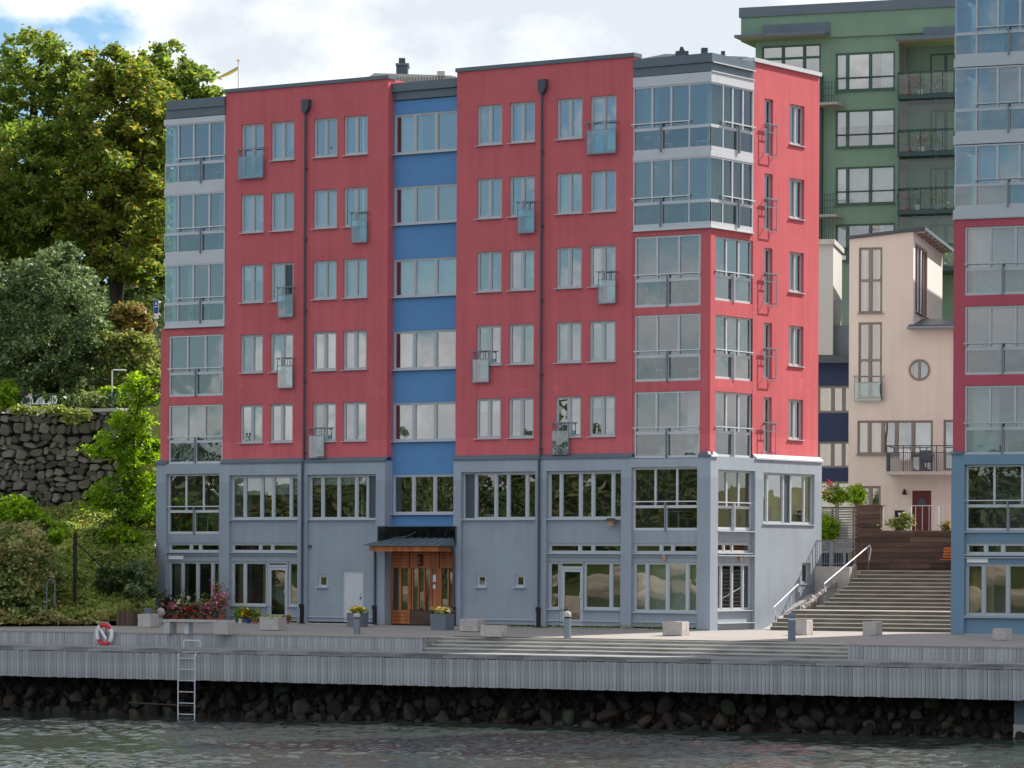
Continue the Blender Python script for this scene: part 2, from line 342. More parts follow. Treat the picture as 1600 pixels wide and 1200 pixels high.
def casement(par, T, u0, u1, v0, v1, w, divs=(0, .5, 1), gm='glass', fm='alu', sm='sash', sill=True, dress=None, sillext=.06, t=.055, doors=(), skip=(), name='window'):
    """window: outer frame mesh + children pane, sill, curtain"""
    m_ = MB(T); m_.ring(u0, u1, v0, v1, w-.09, w, t)
    L = u1-u0; xs = [u0+d*L for d in divs]
    o = None; ps = []
    for x in xs[1:-1]: m_.box(x-.045, x+.045, w-.088, w+.004, v0+t, v1-t)
    for i, (a, b_) in enumerate(zip(xs, xs[1:])):
        a2 = a + (t if i == 0 else .045); b2 = b_ - (t if i == len(xs)-2 else .045)
        if i not in skip: m_.ring(a2, b2, v0+t, v1-t, w-.075, w-.018, .04)
        ps.append((a2+.038, b2-.038, v0+t+.038, v1-t-.038))
    o = m_.build(name, fm, par)
    for i, p in enumerate(ps):
        if i in skip:
            MB(T).quad((p[0]-.03, w-.05, p[2]-.03), (p[1]+.03, w-.05, p[2]-.03), (p[1]+.03, w-.05, p[3]+.03), (p[0]-.03, w-.05, p[3]+.03)).build('blind_panel', 'pipe_sheet', o)
        else: pane(o, T, *p, w-.05, gm)
    if sill: MB(T).box(u0-sillext, u1+sillext, w-.10, w+.15, v0-.035, v0-.004).build('sill', fm, o)
    if dress is None: dress = random.choice('sstllbnnwr')
    H = v1-v0
    if dress in 'st':      # side curtains
        cm = random.choice(['curtain', 'curtain', 'curtain', 'curtain_warm'])
        curtain(o, T, u0+.05, u0+L*random.uniform(.16, .32), v0, v1, w-.30, cm)
        if dress == 't' or random.random() < .6: curtain(o, T, u1-L*random.uniform(.16, .3), u1-.05, v0, v1, w-.30, cm)
    if dress == 'l': curtain(o, T, u0+.03, u1-.03, v0, v1, w-.28)
    if dress == 'b': MB(T).box(u0+.05, u1-.05, w-.16, w-.14, v1-H*random.uniform(.15, .45), v1).build('blind', 'curtain', o)
    if dress == 'g': curtain(o, T, u0+.03, u1-.03, v0, v1, w-.28, 'curtain_green')
    if dress == 'r':
        curtain(o, T, u0+L*.5, u1-.05, v0, v1, w-.30)
    return o
def bay(par, T, u0, u1, v0, v1, w, corner=None, cw=.4, gm='glass_bay', low='glass_rail', npan=3, dress='s', fm='white_sheet', hr=.54, base=.10, pm=None):
    """glazed balcony: frame mesh, sliding panes, parapet glass, handrail, post"""
    H = v1-v0; o = MB(T); t = .06
    vm1 = v1-H*.60; vm0 = v1-H*.645; vb = v0+base*H/2.6*1.0
    a, b_ = (u0+cw, u1) if corner == 'L' else ((u0, u1-cw) if corner == 'R' else (u0, u1))
    o.box(u0 if corner != 'L' else u0+.03, u1 if corner != 'R' else u1-.03, w-.12, w, v0, vb)
    o.box(u0, u1, w-.10, w-.01, vm0, vm1)
    o.box(u0, u1, w-.12, w-.005, v1-t, v1)
    xs = [a+(b_-a)*i/npan for i in range(npan+1)]
    ends = [a, b_-t]
    for e in ends: o.box(e, e+t, w-.115, w-.002, vb, v1-t)
    if corner == 'L': o.box(u0, u0+.035, w-.05, w-.0, vb, vm0)
    if corner == 'R': o.box(u1-.035, u1, w-.05, w-.0, vb, vm0)
    for x in xs[1:-1]: o.box(x-.04, x+.04, w-.105, w-.015, vm1, v1-t)
    xc = (a+b_)/2
    o.box(xc-.035, xc+.035, w-.10, w+.015, vb, vm0)
    f = o.build('glazed_balcony', fm, par)
    for i in range(npan):
        l0 = xs[i]+(t if i == 0 else .04); l1 = xs[i+1]-(t if i == npan-1 else .04)
        pane(f, T, l0, l1, vm1, v1-t, w-.06, gm, .003)
    pane(f, T, a+t, xc-.035, vb, vm0, w-.05, low, .003); pane(f, T, xc+.035, b_-t, vb, vm0, w-.05, low, .003)
    if corner == 'L': pane(f, T, u0+.01, a, vm1, v1-t, w-.03, gm, .002); pane(f, T, u0+.035, a, vb, vm0, w-.03, low, .002)
    if corner == 'R': pane(f, T, b_, u1-.01, vm1, v1-t, w-.03, gm, .002); pane(f, T, b_, u1-.035, vb, vm0, w-.03, low, .002)
    vr = v1-H*hr; r = MB(T).box(a-.03, b_+.03, w+.05, w+.09, vr-.02, vr+.02)
    r.box(a+.02, a+.045, w-.01, w+.05, vr-.10, vr-.06); r.box(b_-.045, b_-.02, w-.01, w+.05, vr-.10, vr-.06)
    for x in (a+.03, b_-.04): r.box(x, x+.02, w+.055, w+.075, vr-.10, vr-.02)
    r.build('handrail', 'pale_steel' if fm == 'white_sheet' else fm, f)
    MB(T).box(xc-.025, xc+.025, w+.02, w+.085, vb-.12, vr-.02).build('rail_post', 'steel' if pm is None else pm, f)
    if 's' in dress:
        curtain(f, T, a+.1, a+(b_-a)*random.uniform(.15, .4), vb, v1, w-.55, random.choice(['curtain', 'curtain_green']))
    if 'r' in dress: curtain(f, T, b_-(b_-a)*random.uniform(.15, .4), b_-.1, vb, v1, w-.6, 'curtain')
    if 'w' in dress: curtain(f, T, a+.05, b_-.05, vb, v1, w-.7, 'curtain_warm')
    if 'd' in dress: curtain(f, T, a+.05, b_-.05, vb, v1, w-.5, 'curtain')
    return f
def french_rail(par, T, u0, u1, v0, v1, w, vh, glass=True):
    """v0..v1 panel, vh = handrail height"""
    o = MB(T); o.ring(u0, u1, v0, v1, w-.012, w+.012, .028)
    o.box(u0-.08, u1+.08, w-.03, w+.02, vh-.018, vh+.018)
    n_ = 3
    for i in range(n_+1):
        x = u0+.02+(u1-u0-.04)*i/n_
        if i in (0, n_) or (u1-u0) < .9: o.box(x-.012, x+.012, w-.01, w+.01, v1-.002, vh-.015)
    for x in (u0+.02, u1-.04): o.box(x, x+.02, 0, w-.005, v0+.08, v0+.11); o.box(x, x+.02, 0, w-.005, vh-.06, vh-.03)
    f = o.build('balcony_railing', 'steel', par)
    if glass: pane(f, T, u0+.028, u1-.028, v0+.028, v1-.028, w, 'glass_rail', .002)
    return f

# ================================================================== SETTING: water, promenade, terrain
WZ = -3.2
QF = Frame(900, 126.0, 29.5)
ZL, ZU, ZF, ZB = -.717, -.21, -.894, -1.88      # ledge, upper deck edge, fascia foot, board foot
def build_water():
    fx = np.arange(-24, 24.01, .11); a = np.concatenate([-np.geomspace(1500, 26, 14), fx, np.geomspace(26, 1500, 14)])
    fd = np.arange(99, 130.01, .11); d = np.concatenate([-np.geomspace(1800, 10, 12), np.array([30, 60, 80, 92, 97.]), fd, np.geomspace(133, 1500, 10)])
    A, D = np.meshgrid(a, d); rs = np.random.RandomState(5)
    wmask = ((abs(A) < 24) & (D > 99) & (D < 130)).astype(float)
    Z = np.zeros_like(A)
    for k in range(60):
        lam = rs.uniform(.30, .75) if k % 6 else rs.uniform(.8, 1.8); th = rs.normal(radians(84), .5); amp = .0085*lam**1.0
        Z += amp*np.sin(2*pi/lam*(A*cos(th)+D*sin(th)) + rs.uniform(0, 6.28) + .6*np.sin(A*.21+D*.13*rs.uniform(.5, 2)))
    mod = .75+.45*np.sin(A*.35+1.2*np.sin(D*.28))*np.sin(D*.33+A*.1)
    Z *= wmask*mod
    P = CAM[None, None, :2] + D[..., None]*DV[None, None, :2] + A[..., None]*RV[None, None, :2]
    V = np.dstack([P, Z+WZ]).reshape(-1, 3); nr, nc_ = A.shape
    i = np.arange(nr*nc_).reshape(nr, nc_); Q = np.stack([i[:-1, :-1], i[:-1, 1:], i[1:, 1:], i[1:, :-1]], -1).reshape(-1, 4)
    me = npmesh('water', V, Q, 'water'); me.polygons.foreach_set('use_smooth', [True]*len(Q))
    tag(inst(me, 'water'), 'dark green grey rippled water in front of the wooden quay', kind='structure')
def npmesh(name, V, Q, m):
    V = np.asarray(V, np.float32); Q = np.asarray(Q, np.int32); me = bpy.data.meshes.new(name); k = Q.shape[1]
    me.vertices.add(len(V)); me.vertices.foreach_set('co', V.ravel()); me.loops.add(Q.size); me.loops.foreach_set('vertex_index', Q.ravel())
    me.polygons.add(len(Q)); me.polygons.foreach_set('loop_start', np.arange(0, Q.size, k, dtype=np.int32)); me.polygons.foreach_set('loop_total', np.full(len(Q), k, np.int32))
    me.update(calc_edges=True); me.validate()
    if m: me.materials.append(MATS[m])
    return me
build_water()

xl, xr = QF.F(0, 1030)[0]-3.0, QF.F(1600, 1060)[0]+3.0
su0 = QF.F(664, 1012, 2.1)[0]; su1 = QF.F(1325, 1020, 2.1)[0]     # extent of the seating steps
def dz(y): return min(0.0, ZU + (y-2.1)*(-ZU/8.4))
YB = 2.1
# promenade surface (sheet with real fall towards the water)
pm = MB()
YS = YB+1.14
for x0, x1, y0 in ((xl-30, su0, YB), (su0, su1, YS), (su1, xr+30, YB)):
    ys = [y0, 5.0, 8.0, 10.5, 60.0]
    for a, b_ in zip(ys, ys[1:]): pm.quad((x0, a, dz(a)), (x1, a, dz(a)), (x1, b_, dz(b_)), (x0, b_, dz(b_)))
tag(pm.build('promenade', 'deck', None, QF.o, QF.phi), kind='structure')
quay = thing('quay_deck', 'long weathered timber quay clad in vertical boards above the rocks', 'quay', QF.o, QF.phi); quay['kind'] = 'structure'; del quay['category']; del quay['label']
# ledge surface
MB().box(xl, xr, -.06, YB+.3, ZL-.10, ZL).build('ledge_deck', 'wood_flat', quay)
MB().box(xl, xr, .2, YB+.2, ZF-.25, ZL-.105).build('deck_beam', 'black', quay)
x = xl
while x < xr:                       # fascia planks (horizontal)
    L_ = random.uniform(3.2, 4.8); MB().box(0, L_-.012, -.035, .0, ZF+.012, ZL-.012).build('fascia_plank', 'wood_flat', quay, (x, -.062, 0)); x += L_
bm_ = [MB().box(-w_/2, w_/2, -.022, 0, ZB, ZF-.004).mesh('board', 'wood_grey') for w_ in (.128, .134, .139)]
x = xl; k = 0
while x < xr:
    w_ = .145; o = inst(bm_[k % 3], 'board', quay, (x, -.05-random.uniform(0, .012), random.uniform(-.012, .012))); x += w_; k += 1
ub_ = [MB().box(-w_/2, w_/2, -.022, 0, ZL, ZU-.045).mesh('board', 'wood_grey') for w_ in (.128, .134, .139)]
upper = thing('low_board_wall', '', '', QF.o, QF.phi); upper['kind'] = 'structure'
for key in ('label', 'category'):
    if key in upper: del upper[key]
for a, b_ in ((xl, su0), (su1, xr)):
    MB().box(a+.02, b_-.02, YB+.01, YB+.25, ZL, ZU-.05).build('core', 'wood_flat', upper)
    x = a+.07; k = 0
    while x < b_-.03: inst(ub_[k % 3], 'board', upper, (x, YB-random.uniform(0, .008), 0)); x += .145; k += 1
    x = a
    while x < b_:
        L_ = min(random.uniform(3.4, 4.6), b_-x); MB().box(0, L_-.01, -.05, .16, -.045, 0.004).build('cap_plank', 'deck', upper, (x, YB, ZU)); x += L_
steps = thing('seating_steps', '', '', QF.o, QF.phi); steps['kind'] = 'structure'
for key in ('label', 'category'):
    if key in steps: del steps[key]
zs = np.linspace(ZL, ZU, 5)
for x in (su0-.12, su1+.002): MB().box(x, x+.118, YB+.26, YS+.5, ZL-.02, ZU-.006).build('cheek', 'wood_flat', steps)
for i in range(1, 5):
    y0 = YB+(i-1)*.38
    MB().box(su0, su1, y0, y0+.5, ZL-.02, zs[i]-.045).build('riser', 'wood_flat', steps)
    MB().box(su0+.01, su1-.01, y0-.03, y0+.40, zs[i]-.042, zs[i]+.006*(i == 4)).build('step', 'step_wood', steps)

# rocks below the quay
def rockmesh(seed, m, sub=2, jag=.28):
    import bmesh
    bm = bmesh.new(); bmesh.ops.create_icosphere(bm, subdivisions=sub, radius=1); rs = np.random.RandomState(seed)
    pl = [(rs.normal(size=3), rs.uniform(.38, .78)) for _ in range(11)]
    for v in bm.verts:
        c = np.array(v.co)
        for nn, d in pl:
            nn = nn/np.linalg.norm(nn); e = c@nn-d
            if e > 0: c = c-nn*e*.9
        v.co = c*(1+rs.uniform(-.04, .04))
    me = bpy.data.meshes.new('stone'); bm.to_mesh(me); bm.free(); me.materials.append(MATS[m]); return me
rocks = [rockmesh(i, ['rock', 'rock', 'rock_rust', 'rock', 'rock_green', 'rock'][i % 6]) for i in range(14)]
emb = thing('rock_embankment', '', '', QF.o, QF.phi); emb['kind'] = 'structure'
for key in ('label', 'category'):
    if key in emb: del emb[key]
MB().prism([(xl, 2.6, ZF-.2), (xl, 1.15, WZ-.6), (xl, 3.8, WZ-.6), (xl, 3.8, ZF-.2)], (xr-xl, 0, 0)).build('earth_bank', 'soil', emb)
cnt = 0
for row in range(5):
    t = row/4.0; y = .75+1.35*t; z = WZ-.08+1.55*t
    x = xl+random.uniform(0, .5)
    while x < xr:
        s_ = random.choice([.2, .24, .28, .33, .4])*random.uniform(.9, 1.15)*(1.1 if row < 2 else .95)
        nm = 'stone'; cnt += 1
        o = inst(random.choice(rocks), nm, emb, (x, y+random.uniform(-.16, .16), z+random.uniform(-.12, .12)), rot=(random.uniform(0, 6), random.uniform(0, 6), random.uniform(0, 6)), scale=(s_*random.uniform(.8, 1.35), s_*random.uniform(.7, 1.1), s_*random.uniform(.6, .95)))
        x += s_*random.uniform(1.5, 2.2)+.09
print('rocks', cnt)
small = [rockmesh(50+i, 'rock', 1) for i in range(5)]; sv = []; sf_ = []
for i in range(1500):
    t = random.random(); x = random.uniform(xl, xr); y = .95+1.5*t; z = WZ-.05+1.6*t+random.uniform(-.05, .05); s_ = random.uniform(.09, .17)
    R_ = Matrix.Rotation(random.uniform(0, 6), 3, 'X') @ Matrix.Rotation(random.uniform(0, 6), 3, 'Z'); k = len(sv); me = random.choice(small)
    sv += [tuple((R_ @ v.co)*s_ + Vector((x, y, z))) for v in me.vertices]; sf_ += [tuple(k+j for j in p.vertices) for p in me.polygons]
tag(MB().poly(sv, sf_).build('rubble', 'rock_rust', emb), kind='stuff')
o = MB().tube([(0, 0, 0), (3.2, 0, -.06)], .03).build('rusty_pole', 'rock_rust', None, QF.xw(QF.F(200, 1098, .2)[0], .25, QF.F(200, 1098, .2)[1]), QF.phi)
tag(o, 'thin rusty pole lying along the rocks left of the ladder', 'pole')

# terrain: slope left of the building, hill behind, rising ground on the right
def hgt(a, D):
    D = D+min(0.0, a+16.9)*.51
    sm = lambda t: max(0, min(1, t))**2*(3-2*max(0, min(1, t)))
    if a < 4: h = 4.7*sm((D-143.2)/11.5)
    else: h = 3.6*sm((D-146)/7)
    if a < 4:
        if D > 155.6: h = 9.0 + 3.2*sm((D-160)/6) + 4.2*sm((D-170)/22)
    else: h += 8*sm((D-175)/90)
    return h
A_ = list(np.geomspace(-600, -45, 7))+list(np.arange(-40, -18, 1.0))+list(np.arange(-18, -12, .4))+list(np.arange(-12, 42, 1.0))+list(np.geomspace(45, 600, 7))
D_ = [144.4, 145, 147, 149, 151, 153, 155.5, 155.7, 158, 160, 162, 164, 166, 170, 175, 180, 186, 192, 200, 215, 240, 270, 330, 450, 800]
V = []; Q = []
for D in D_:
    for a in A_:
        D2 = D-max(-12.0, min(0.0, a+16.9))*.51 if D > 144.5 else D
        V.append(CW(a, D2, hgt(max(a, -28.9), D2) + (.12*math.sin(a*1.3+D*.7) if D > 144.5 else -.02)))
nc_ = len(A_)
for i in range(len(D_)-1):
    for j in range(nc_-1):
        am = (A_[j]+A_[j+1])/2; dm = D_[i]
        if dm < 149.5 and am < 0 and 800+am/(dm+1)*F > 243: continue
        if -13.6 < am < 15 and dm < 164: continue          # building plots
        if am >= 15 and dm < 164: continue
        Q.append((i*nc_+j, i*nc_+j+1, (i+1)*nc_+j+1, (i+1)*nc_+j))
tag(inst(npmesh('hillside', V, Q, 'grass'), 'hillside'), kind='structure')
# courtyard level on the right, above the brown timber wall
SF = Frame(1490, 133.0, 24.9)          # frame of the outdoor stair and of the right building
_, = [0]
ct = MB(); zc = 3.55
pts = [PD(1270, 146, zc), PD(1600, 144, zc), PD(1640, 175, zc), PD(1240, 175, zc)]
ct.prism([(p[0], p[1], p[2]-.6) for p in pts], (0, 0, .6)); tag(ct.build('courtyard_ground', 'concrete'), kind='structure')

# far shore across the water (behind the viewer; the windows mirror it)
fs = []; R0 = 540
cen = np.array([-12.0, 0.0])
angs = np.radians(np.arange(176, 330, 1.0))
rad = [500, 536, 545, 552, 640, 800]; hh = [-5, -3.4, -2.8, -1.6, 21, 23]
V = []; Q = []
for r, h in zip(rad, hh):
    for t in angs: V.append((cen[0]+r*cos(t), cen[1]+r*sin(t), h+(2*sin(t*23)+1.5*sin(t*51+1) if h > 4 else (.5*sin(t*70) if h > -3 else 0))))
nc_ = len(angs)
for i in range(len(rad)-1):
    for j in range(nc_-1): Q.append((i*nc_+j, i*nc_+j+1, (i+1)*nc_+j+1, (i+1)*nc_+j))
mat('shore', (.30, .26, .20), .95, .1, var=.4, vscale=.15)
tag(inst(npmesh('far_shore', V, [q for q in Q if q[0] < 3*nc_], 'shore'), 'far_shore'), kind='structure')
tag(inst(npmesh('far_hill', V, [q for q in Q if q[0] >= 3*nc_], 'far_hill'), 'far_hill'), kind='structure')
n_ = 150000; t = rng.uniform(angs[0], angs[-1], n_); r = rng.uniform(562, 600, n_)
crown = 23+2.5*np.sin(t*40)+2.5*np.sin(t*97+2)+1.5*np.sin(t*211)
h = (rng.uniform(0, 1, n_)**.8)*crown
C_ = np.stack([cen[0]+r*np.cos(t), cen[1]+r*np.sin(t), h], 1)
def leafquads(C, size, up=.25, r=rng, aspect=.6):
    n = len(C); a = r.normal(size=(n, 3)); a[:, 2] *= .6; a /= np.linalg.norm(a, axis=1)[:, None]
    nn = r.normal(size=(n, 3)); nn[:, 2] = abs(nn[:, 2])+up; b = np.cross(nn, a); b /= np.linalg.norm(b, axis=1)[:, None]
    s = (size*r.uniform(.6, 1.3, n))[:, None]
    V = np.stack([C-a*s, C+b*s*aspect-a*s*.1, C+a*s, C-b*s*aspect-a*s*.1], 1).reshape(-1, 3)
    return V, np.arange(4*n).reshape(n, 4)
V, Q = leafquads(C_, .9)
tag(inst(npmesh('far_wood', V, Q, 'leaf_far'), 'far_wood'), 'dark green wood along the far shore', 'wood', kind='stuff')

# ================================================================== MAIN BUILDING
B = thing('apartment_building', 'red rendered apartment house with grey base, blue centre strip and wooden entrance number 3', 'apartment building', (0, 0, 0))
Z = lambda x, y: MF.F(x, y)[1]
U = lambda x, y=600: MF.F(x, y)[0]
SY = lambda x, y=600: MF.S(x, y, 0.0)[0]
SZ = lambda x, y: MF.S(x, y, 0.0)[1]
uL = U(251, 600); uA = U(352, 400); uB = U(605.6, 400); uC = U(713, 400); uD = U(988.5, 500)
zT1 = Z(480, 134.0); zT2 = Z(850, 101.0)
zRB = Z(480, 716.5); zG = Z(480, 721.5)
ROWT = [20.23, 17.38, 14.54, 11.69, 8.85]
cols = [(-22.29, -21.14), (-20.75, -19.59), (-18.59, -17.42), (-17.07, -15.91), (-10.60, -9.44), (-9.07, -7.91), (-6.89, -5.73), (-5.36, -4.19)]
HW = 1.55
french = {(0, 0): 'F', (1, 3): 'R', (2, 1): 'R', (3, 1): 'R', (4, 2): 'L', (0, 7): 'F', (1, 5): 'R', (2, 7): 'R', (3, 4): 'L', (4, 6): 'L'}
holes = []
for r in range(5):
    for c in range(8):
        u0, u1 = cols[c]; v1 = ROWT[r]; v0 = v1-HW; k = french.get((r, c))
        holes.append((u0, u1, v0 if k != 'F' else v1-2.14, v1))
        if k in ('L', 'R'): um = (u0+u1)/2; holes.append((u0, um, v1-2.14, v0) if k == 'L' else (um, u1, v1-2.14, v0))
D_BODY = SY(1278.5)
HL = [h for h in holes if h[1] < -13]; HR = [h for h in holes if h[0] > -13]
# left block wall
wl_ = wall_mesh(MB(FRONT), uA, uB, zRB, zT1, HL, 0, .13)
wl_.box(uA, uA+.01, -3, -.001, zRB, zT1).box(uB-.25, uB, -3.0, -.001, zRB, zT1)
wl_.build('wall', 'red_plaster', B)
wr_ = wall_mesh(MB(FRONT), uC, uD, zRB, zT2, HR, 0, .13)
wr_.box(uC, uC+.25, -3, -.001, zRB, zT2).box(uD-.25, uD, -3, -.001, Z(990, 362), zT2); wr_.build('wall', 'red_plaster', B)
def cap(T, u0, u1, v, h, m='dark_sheet', w=.06, d=.5, name='parapet_cap', par=B):
    MB(T).box(u0-.05, u1+.05, -d, w, v, v+h).build(name, m, par)
cap(FRONT, uA, uB, zT1+.002, .14); cap(FRONT, uC, uD, zT2+.002, .15)
# plain body behind: left end, rear, roof
zR1 = Z(263, 160)-.25
LX = uL+8.0  # unseen left rear kept shallow so the sun reaches the young tree
body = MB(); body.box(uL+.12, uL+.3, .6, 3.2, 0, zR1).box(uL+.31, LX, 2.95, 3.2, 0, zR1).box(LX, LX+.2, 3.21, D_BODY, 0, zR1).box(LX+.21, -.1, D_BODY-.25, D_BODY-.01, 0, zR1); body.build('rear_wall', 'cream_side', B)
MB().box(uL+.3, LX, .5, 2.94, zR1-.3, zR1-.05).box(LX+.01, -.35, .5, D_BODY-.3, zR1-.3, zR1-.05).build('flat_roof', 'dark_sheet', B)
# interior floors and partitions
it = MB(); zfl = [0.02, 3.35]+[ROWT[4]-2.30+2.845*k for k in range(5)]
for z in zfl[1:]: it.box(uL+.4, LX, .45, 2.8, z-.22, z-.02).box(LX+.01, -.6, .45, 4.2, z-.22, z-.02)
it.box(LX+.2, -4.2, 4.2, 4.3, 0, zR1-.4).box(uL+.4, LX, 2.8, 2.9, 0, zR1-.4)
for u in (uL+4.4, -15.4-.0, -11.0, -4.0, -8.0, -19.0): it.box(u-.06, u+.06, .45, 4.2 if u > LX else 2.79, 0, zR1-.4)
it.box(-4.2, -4.1, 3, D_BODY-.5, 0, zR1-.4)
for z in zfl[1:]: it.box(-4.1, -.5, 4.3, D_BODY-.5, z-.22, z-.02)
it.build('interior', 'interior', B)

def rail_for(r, c, k):
    u0, u1 = cols[c]; v1 = ROWT[r]; um = (u0+u1)/2
    vb = v1-2.22; 
    if k == 'F': french_rail(B, FRONT, u0-.08, u1+.08, vb, vb+.92, .14, vb+1.22)
    elif k == 'L': french_rail(B, FRONT, u0-.10, um+.12, vb, vb+.92, .14, vb+1.22)
    else: french_rail(B, FRONT, um-.12, u1+.10, vb, vb+.92, .14, vb+1.22)
for r in range(5):
    for c in range(8):
        u0, u1 = cols[c]; v1 = ROWT[r]; v0 = v1-HW; k = french.get((r, c)); um = (u0+u1)/2
        if k is None: casement(B, FRONT, u0, u1, v0, v1, -.06)
        elif k == 'F': casement(B, FRONT, u0, u1, v1-2.14, v1, -.06, sill=False, dress='s'); rail_for(r, c, k)
        else:
            if k == 'L': casement(B, FRONT, um, u1, v0, v1, -.06, divs=(0, 1), dress='s'); casement(B, FRONT, u0, um-.002, v1-2.14, v1, -.06, divs=(0, 1), sill=False, dress='n', name='balcony_door')
            else:
                casement(B, FRONT, u0, um-.002, v0, v1, -.06, divs=(0, 1), dress='s')
                dk = 'glass_smoked' if (r, c) == (2, 1) else 'glass'  # dark pane stands in for the shade of an open window
                casement(B, FRONT, um, u1, v1-2.14, v1, -.06, divs=(0, 1), sill=False, dress='n', gm=dk, name='balcony_door')
            rail_for(r, c, k)
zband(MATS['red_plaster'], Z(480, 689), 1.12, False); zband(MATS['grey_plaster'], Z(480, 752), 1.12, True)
# scupper boxes and downpipes
for x, yt in ((479, 156), (848.5, 125)):
    u = U(x, 300); zt = Z(x, yt); p = MB(FRONT)
    p.tube([(u, .10, zt-.5), (u, .10, zRB-.02), (u, .19, zRB-.18), (u, .19, .75)], .048, 8)
    for zz in np.arange(4, zt-1, 2.85): p.box(u-.065, u+.065, 0.0, .155, zz, zz+.03)
    f = p.build('downpipe', 'pipe_sheet', B)
    MB(FRONT).prism([(u-.12, .0, zt), (u+.22, .0, zt), (u+.22, .0, zt-.32), (u+.06, .0, zt-.55), (u-.06, 0, zt-.55), (u-.12, 0, zt-.32)], (0, .22, 0)).build('rainwater_head', 'pipe_sheet', f)
    MB(FRONT).box(u-.06, u+.06, .13, .25, .02, .78).box(u-.10, u-.02, .14, .24, .62, .80).build('standpipe', 'black', f)
# ---- blue centre strip, recessed
wb = -.38; ub0 = uB-.02; ub1 = U(720, 400)
zb1 = Z(660, 152.5)
brows = [(Z(663, 174), Z(663, 236.5)), (Z(663, 288), Z(663, 347.5)), (Z(663, 402), Z(663, 461.5)), (Z(663, 515), Z(663, 576)), (Z(663, 627.8), Z(663, 688.5)), (Z(663, 741), Z(663, 803))]
bz = []
for a, b_ in brows: bz.append((uB+.02, ub1, b_, a))
bu0, bu1 = U(614, 400)-.38*.0, ub1
def shiftU(x, y, w): # u on a plane offset outward by w
    return MF.F(x, y, -w)[0]
bu0 = shiftU(614.5, 400, wb)
bh = [(bu0+.02, ub1+.6, MF.F(663, 0, -wb)[1]*0+b_, a) for a, b_ in brows]
bw = wall_mesh(MB(FRONT), bu0-.3, ub1+.6, Z(660, 850), zb1, bh, wb, .08); bw.build('blue_facing', 'blue_panel', B)
wdv = shiftU(711, 400, wb)
for i, (a, b_) in enumerate(brows):
    casement(B, FRONT, bu0+.03, ub1+.55, b_, a, wb-.02, divs=(0, .245, .5, .755, 1) if True else None, dress=random.choice('tlsg') if i < 5 else 'n')
    if i < 5: MB(FRONT).box(bu0+.14, bu0+.26, wb-.10, wb-.075, b_+.1, a-.1).build('dark_blind', 'pipe_sheet', B)
za, zb_, zc_ = Z(660, 125), Z(660, 138.5), Z(660, 151.5)
MB(FRONT).box(bu0-.05, ub1+.4, -1.2, -.20, zb_, za).box(bu0-.05, ub1+.4, -1.2, -.30, zc_, zb_-.002).build('roof_fascia', 'dark_sheet', B)
# ---- left glazed corner (three white storeys)
fl = [(Z(300, 193), Z(300, 293.0)), (Z(300, 302.5), Z(300, 402)), (Z(300, 412.5), Z(300, 511))]
uw = U(257.5, 400); 
for i, (a, b_) in enumerate(fl):
    bay(B, FRONT, uw, uA-.02, b_, a, .02, corner='L', cw=.68, dress=['', 'r', 's'][i], base=.26)
    if i: MB(FRONT).box(uw-.03, uA-.02, -.5, .03, a+.0, fl[i-1][1]-.002).build('spandrel', 'white_sheet', B)
    # glazed return towards the trees
    sm_ = MB(lambda u, w, v: (uw-w, u, v)); sm_.box(.02, 1.9, -.08, 0, b_, b_+.2).box(.02, 1.9, -.08, 0, a-.06, a).box(.02, 1.9, -.08, 0, b_+.95, b_+1.03)
    for q in (.65, 1.3, 1.85): sm_.box(q-.03, q+.03, -.07, -.01, b_+.2, a-.06)
    g_ = sm_.build('side_glazing', 'white_sheet', B)
    pane(g_, lambda u, w, v: (uw-w, u, v), .04, 1.85, b_+.2, a-.06, -.04, 'glass_bay')
MB(FRONT).box(uw-.04, uA-.02, -1.5, .05, fl[0][0]+.002, Z(300, 184)).build('spandrel', 'white_sheet', B)
MB(FRONT).box(U(260, 200), uA-.005, -2.5, .06, Z(300, 183), Z(300, 170)).build('roof_fascia', 'dark_sheet', B)
MB(FRONT).box(U(263, 200), uA-.005, -2.5, .12, Z(300, 170)+.004, Z(300, 155.5)).build('roof_fascia', 'dark_sheet', B)
MB(FRONT).box(uw-.02, uA, -.5, .10, fl[2][1]-.03, fl[2][1]-.004).build('sill_flashing', 'alu', B)
# red lower left
LB = [(U(264, 570), U(348.5, 570), Z(306, 619), Z(306, 523.5)), (U(263.5, 680), U(347.5, 680), Z(305, 724.5), Z(305, 632.5))]
zLt = fl[2][1]-.035
wall_mesh(MB(FRONT), uL, uA+.001, zRB, zLt, [LB[0], (LB[1][0], LB[1][1], 0, LB[1][3])], -.004, .13).box(uL, uL+.06, -3.2, -.006, zRB, zLt).build('wall', 'red_plaster', B)
for i, h in enumerate(LB): bay(B, FRONT, h[0]+.01, h[1]-.01, h[2], h[3]-.01, -.02, dress=['r', 's'][i])
